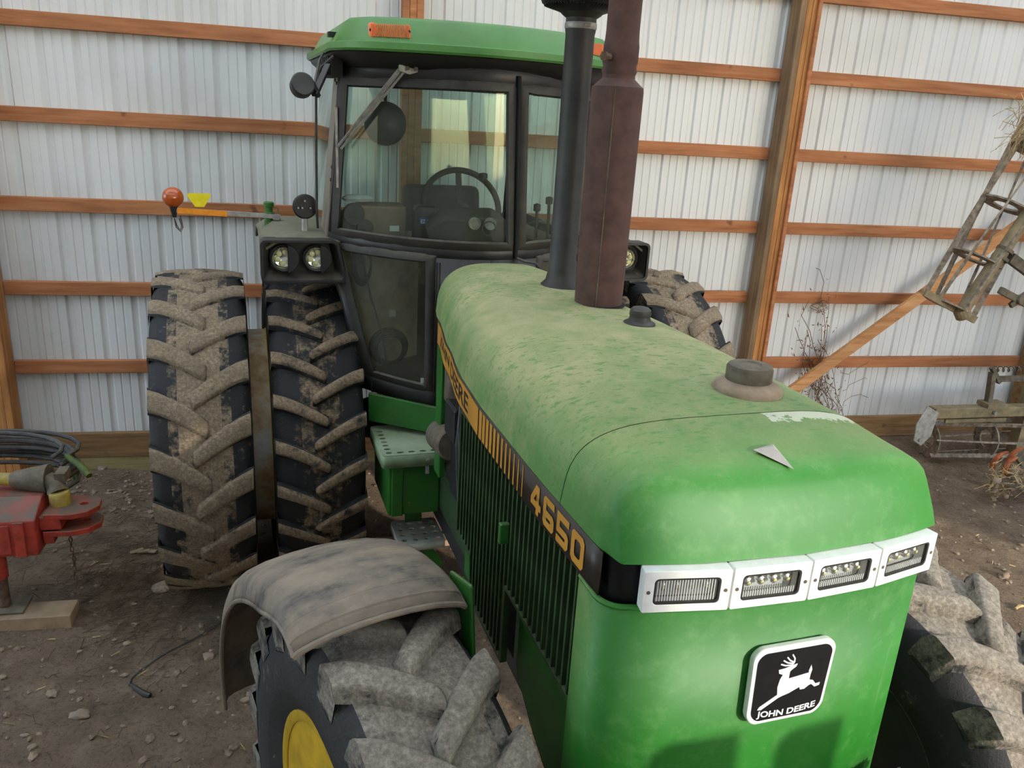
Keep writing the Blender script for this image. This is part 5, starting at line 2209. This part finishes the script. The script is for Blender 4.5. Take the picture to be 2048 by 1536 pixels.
# ------------------------------------------------------------------ dried vine on the wall
VN = MB()
rv = random.Random(5)
yv = WY - .055
tops = []
for k in range(16):
    x0 = rv.uniform(1600, 1690)
    p = at(x0, 832 + rv.uniform(-8, 10), Y=yv)
    top = at(1640 + rv.gauss(0, 22), rv.uniform(590, 780), Y=yv)
    pth = []
    for i in range(9):
        t = i / 8
        q = p.lerp(top, t) + Vector((.04 * math.sin(7 * t + k), -.02 * rv.random(), .0))
        if i:
            q += Vector((rv.gauss(0, .012), 0, 0))
        pth.append(q)
    VN.tube(pth, .0028, 4, cap=False)
    tops.append(pth)
for k in range(5):
    p = at(1640 + rv.uniform(-10, 10), 600, Y=yv)
    pth = [p + Vector((.05 * math.sin(i * .8 + k), -.01, -.012 * i)) for i in range(10)]
    VN.tube(pth, .0025, 4, cap=False)
pth = [at(1640, 600, Y=yv), at(1648, 565, Y=yv), at(1640, 540, Y=yv), at(1632, 536, Y=yv)]
VN.tube(pth, .0025, 4, cap=False)
for k in range(3):
    p = at(1690, 770, Y=yv)
    pth = [at(1680 + 12 * i + 6 * math.sin(i * 2 + k), 745 + 30 * k - 3 * i + 8 * math.sin(i + k), Y=yv) for i in range(6)]
    VN.tube(pth, .0022, 4, cap=False)
vine = VN.build('dried_vine', 'dead_vine')
tag(vine, 'dried brown vine with withered leaves climbing the ribbed wall beside the brace', 'vine')
LV = MB()
for k in range(320):
    pth = rv.choice(tops)
    q = rv.choice(pth) + Vector((rv.gauss(0, .055), -.012, rv.gauss(0, .05)))
    s_ = rv.uniform(.008, .022)
    a = rv.uniform(0, PI)
    u = Vector((math.cos(a), -.3, math.sin(a))) * s_
    v = Vector((-math.sin(a), rv.uniform(-.5, .5), math.cos(a))) * s_ * 1.8
    LV.add([q - u * .5, q + v * .5 + u * .2, q + u * .6 + v, q + v * .5 - u * .5], [(0, 1, 2, 3)])
lv = LV.build('withered_leaves', 'dead_vine', vine)
lv['kind'] = 'stuff'

# ------------------------------------------------------------------ ground litter
MBK = MB()
rk = random.Random(11)
for k in range(3800):
    u = rk.random()
    if u < .45:
        x, y = rk.uniform(-3.2, 1.0), rk.uniform(1.6, 5.9)
    elif u < .62:
        x, y = rk.uniform(-2.6, -.6), rk.uniform(5.2, 5.92)
    else:
        x, y = rk.uniform(1.8, 5.6), rk.uniform(1.6, 5.9)
    r = rk.choice((.005, .006, .008, .009, .012, .016, .020)) * rk.uniform(.7, 1.2)
    lump(MBK, (x, y, gz(x, y) + r * .2), r, .6, k, 1)
o = MBK.build('dirt_clods', 'dirt_clod', fl)
tag(o, 'scattered small clods and gravel', None, kind='stuff')
ST = MB()
for k in range(900):
    u = rk.random()
    if u < .72:
        c = at(rk.gauss(250, 75), rk.gauss(1170, 70), Z=0)
        x, y = c.x, c.y
    elif u < .85:
        x, y = rk.uniform(-2.4, 0), rk.uniform(2, 4)
    else:
        x, y = rk.uniform(2.5, 5.4), rk.uniform(2.2, 5.4)
    z = gz(x, y) + .004
    a = rk.gauss(.5, .6) if u < .72 else rk.uniform(0, PI)
    L = rk.uniform(.04, .2) if u < .72 else rk.uniform(.02, .07)
    d = Vector((math.cos(a), math.sin(a), 0)) * L
    ST.tube([(x, y, z), (x + d.x * .5, y + d.y * .5, z + rk.uniform(.0, .022)), (x + d.x, y + d.y, gz(x + d.x, y + d.y) + .004)], .0016, 3, cap=False)
o = ST.build('plant_litter', 'dark_litter', fl)
tag(o, 'matted dry stalks and roots', None, kind='stuff')
SW = MB()
for k in range(140):
    u = rk.random()
    if u < .6:
        x, y = rk.uniform(-2.2, .4), rk.uniform(1.8, 4.6)
    else:
        x, y = rk.uniform(2.6, 5.2), rk.uniform(2.0, 4.6)
    a = rk.uniform(0, PI)
    L = rk.uniform(.02, .06)
    SW.tube([(x, y, gz(x, y) + .006), (x + L * math.cos(a), y + L * math.sin(a), gz(x + L * math.cos(a), y + L * math.sin(a)) + .009)], .0024, 3, cap=False)
o = SW.build('straw_bits', 'straw', fl)
tag(o, 'pale bits of straw', None, kind='stuff')


def stone(px_, py_, r, label, cat, mat='stone', seed=0, sq=.6):
    p = at(px_, py_, Z=0)
    mb = MB()
    lump(mb, (0, 0, 0), r, sq, seed, 3)
    o = mb.build('stone' if cat == 'stone' else cat.replace(' ', '_'), mat, smooth=True, angle=50)
    o.location = (p.x, p.y, gz(p.x, p.y) + r * sq * .35)
    tag(o, label, cat)


stone(322, 1178, .045, 'pale crumbly lump with white tips beside the dual wheel', 'stone', seed=3)
stone(160, 1430, .035, 'flat brown dirt clod alone on the trodden floor', 'clod', 'dirt_clod', 8)
stone(2005, 1155, .045, 'angular brown clod on the lit dirt past the front wheel', 'clod', 'dirt_clod', 12)
stone(1915, 1170, .03, 'small brown clod close to the front wheel tread', 'clod', 'dirt_clod', 15)
stone(205, 935, .035, 'pale grey stone by the foot of the back wall', 'stone', seed=21)
stone(262, 928, .03, 'light gravel stone against the skirt board', 'stone', seed=23)
p = at(275, 1108, Z=0)
mb = MB()
for k in range(3):
    mb.bar((k * .04 - .04, .01 * k, .012), (k * .04 + .03, .03 - .02 * k, .02), .03, .012)
o = mb.build('wood_chip', 'bare_wood', bevel=.004)
o.location = (p.x, p.y, gz(p.x, p.y))
tag(o, 'pale splintered wood chip in the matted stalks', 'wood chip')
p = at(2030, 1222, Z=0)
mb = MB()
mb.tube([(0, 0, .008), (.04, .02, .014), (.09, .02, .01)], [.008, .011, .005], 7)
o = mb.build('corn_husk', 'straw', smooth=True)
o.location = (p.x, p.y, gz(p.x, p.y))
tag(o, 'pale dry husk on the lit dirt', 'husk')
# loose cable on the ground with a plug
pp = [(258, 1365), (262, 1352), (280, 1336), (310, 1318), (340, 1302), (370, 1285), (400, 1268), (430, 1250), (470, 1226)]
c0 = at(*pp[0], Z=0)
mb = MB()
mb.tube([Vector((0, 0, .006)) + Vector(((at(*q, Z=0) - c0).x, (at(*q, Z=0) - c0).y, gz(at(*q, Z=0).x, at(*q, Z=0).y))) for q in pp], .0045, 6)
cb = mb.build('loose_cable', 'hose_black', smooth=True)
cb.location = (c0.x, c0.y, 0)
tag(cb, 'thin black cable with a plug lying on the dirt', 'cable')
mb = MB()
g0 = gz(c0.x, c0.y)
q = [at(a, b, Z=0) - c0 for a, b in ((262, 1366), (276, 1376), (288, 1384), (300, 1388))]
mb.tube([Vector((v.x, v.y, g0 + .012)) for v in q], [.008, .012, .014, .012], 8)
mb.build('cable_plug', 'black_plastic', cb, smooth=True)
# grass at the wall foot
for gi, (gxp, gyp, n) in enumerate(((112, 938, 8), (283, 915, 5), (150, 965, 9))):
    p = at(gxp, gyp, Z=0)
    mb = MB()
    for k in range(n):
        a = rk.uniform(0, 2 * PI)
        h = rk.uniform(.05, .13)
        mb.tube([(0, 0, -.01), (.01 * math.cos(a), .01 * math.sin(a), h * .6), (.035 * math.cos(a), .035 * math.sin(a), h)], [.0025, .002, .0005], 4, cap=False)
    o = mb.build('grass_sprig', 'green_blade')
    o.location = (p.x, p.y, gz(p.x, p.y))
    tag(o, ['green grass sprig by the corner post', 'small grass sprig at the skirt board near the dual wheel', 'grass sprig growing out from under the hoses'][gi], 'grass')
# pale plank on the ground behind the steps
p = at(835, 1078, Z=.03)
mb = MB()
mb.box((0, 0, 0), (.62, .09, .04))
o = mb.build('ground_plank', 'bare_wood', bevel=.003)
o.location = (p.x + .05, p.y, gz(p.x, p.y) + .025)
tag(o, 'pale plank lying on the dirt under the tractor steps', 'plank')

POST_SHADOW = [(1.77, 1.945, -.43, 1.965), (2.085, 2.255, -.39, 1.94)]
# two unseen posts added as shadow casters: their tops shade the foot of the grille
for gi, (x0, x1, y, top) in enumerate(POST_SHADOW):
    mb = MB()
    mb.box((0, 0, top / 2 - .02), (x1 - x0, .10, top + .04))
    o = mb.build('shadow_post', 'post_wood_old', bevel=.004)
    o.location = ((x0 + x1) / 2, y, 0)
    o.rotation_euler = (0, 0, TR_YAW)
    tag(o, 'unseen square post added to cast a shadow on the grille', 'post', 'added shadow-casting posts')
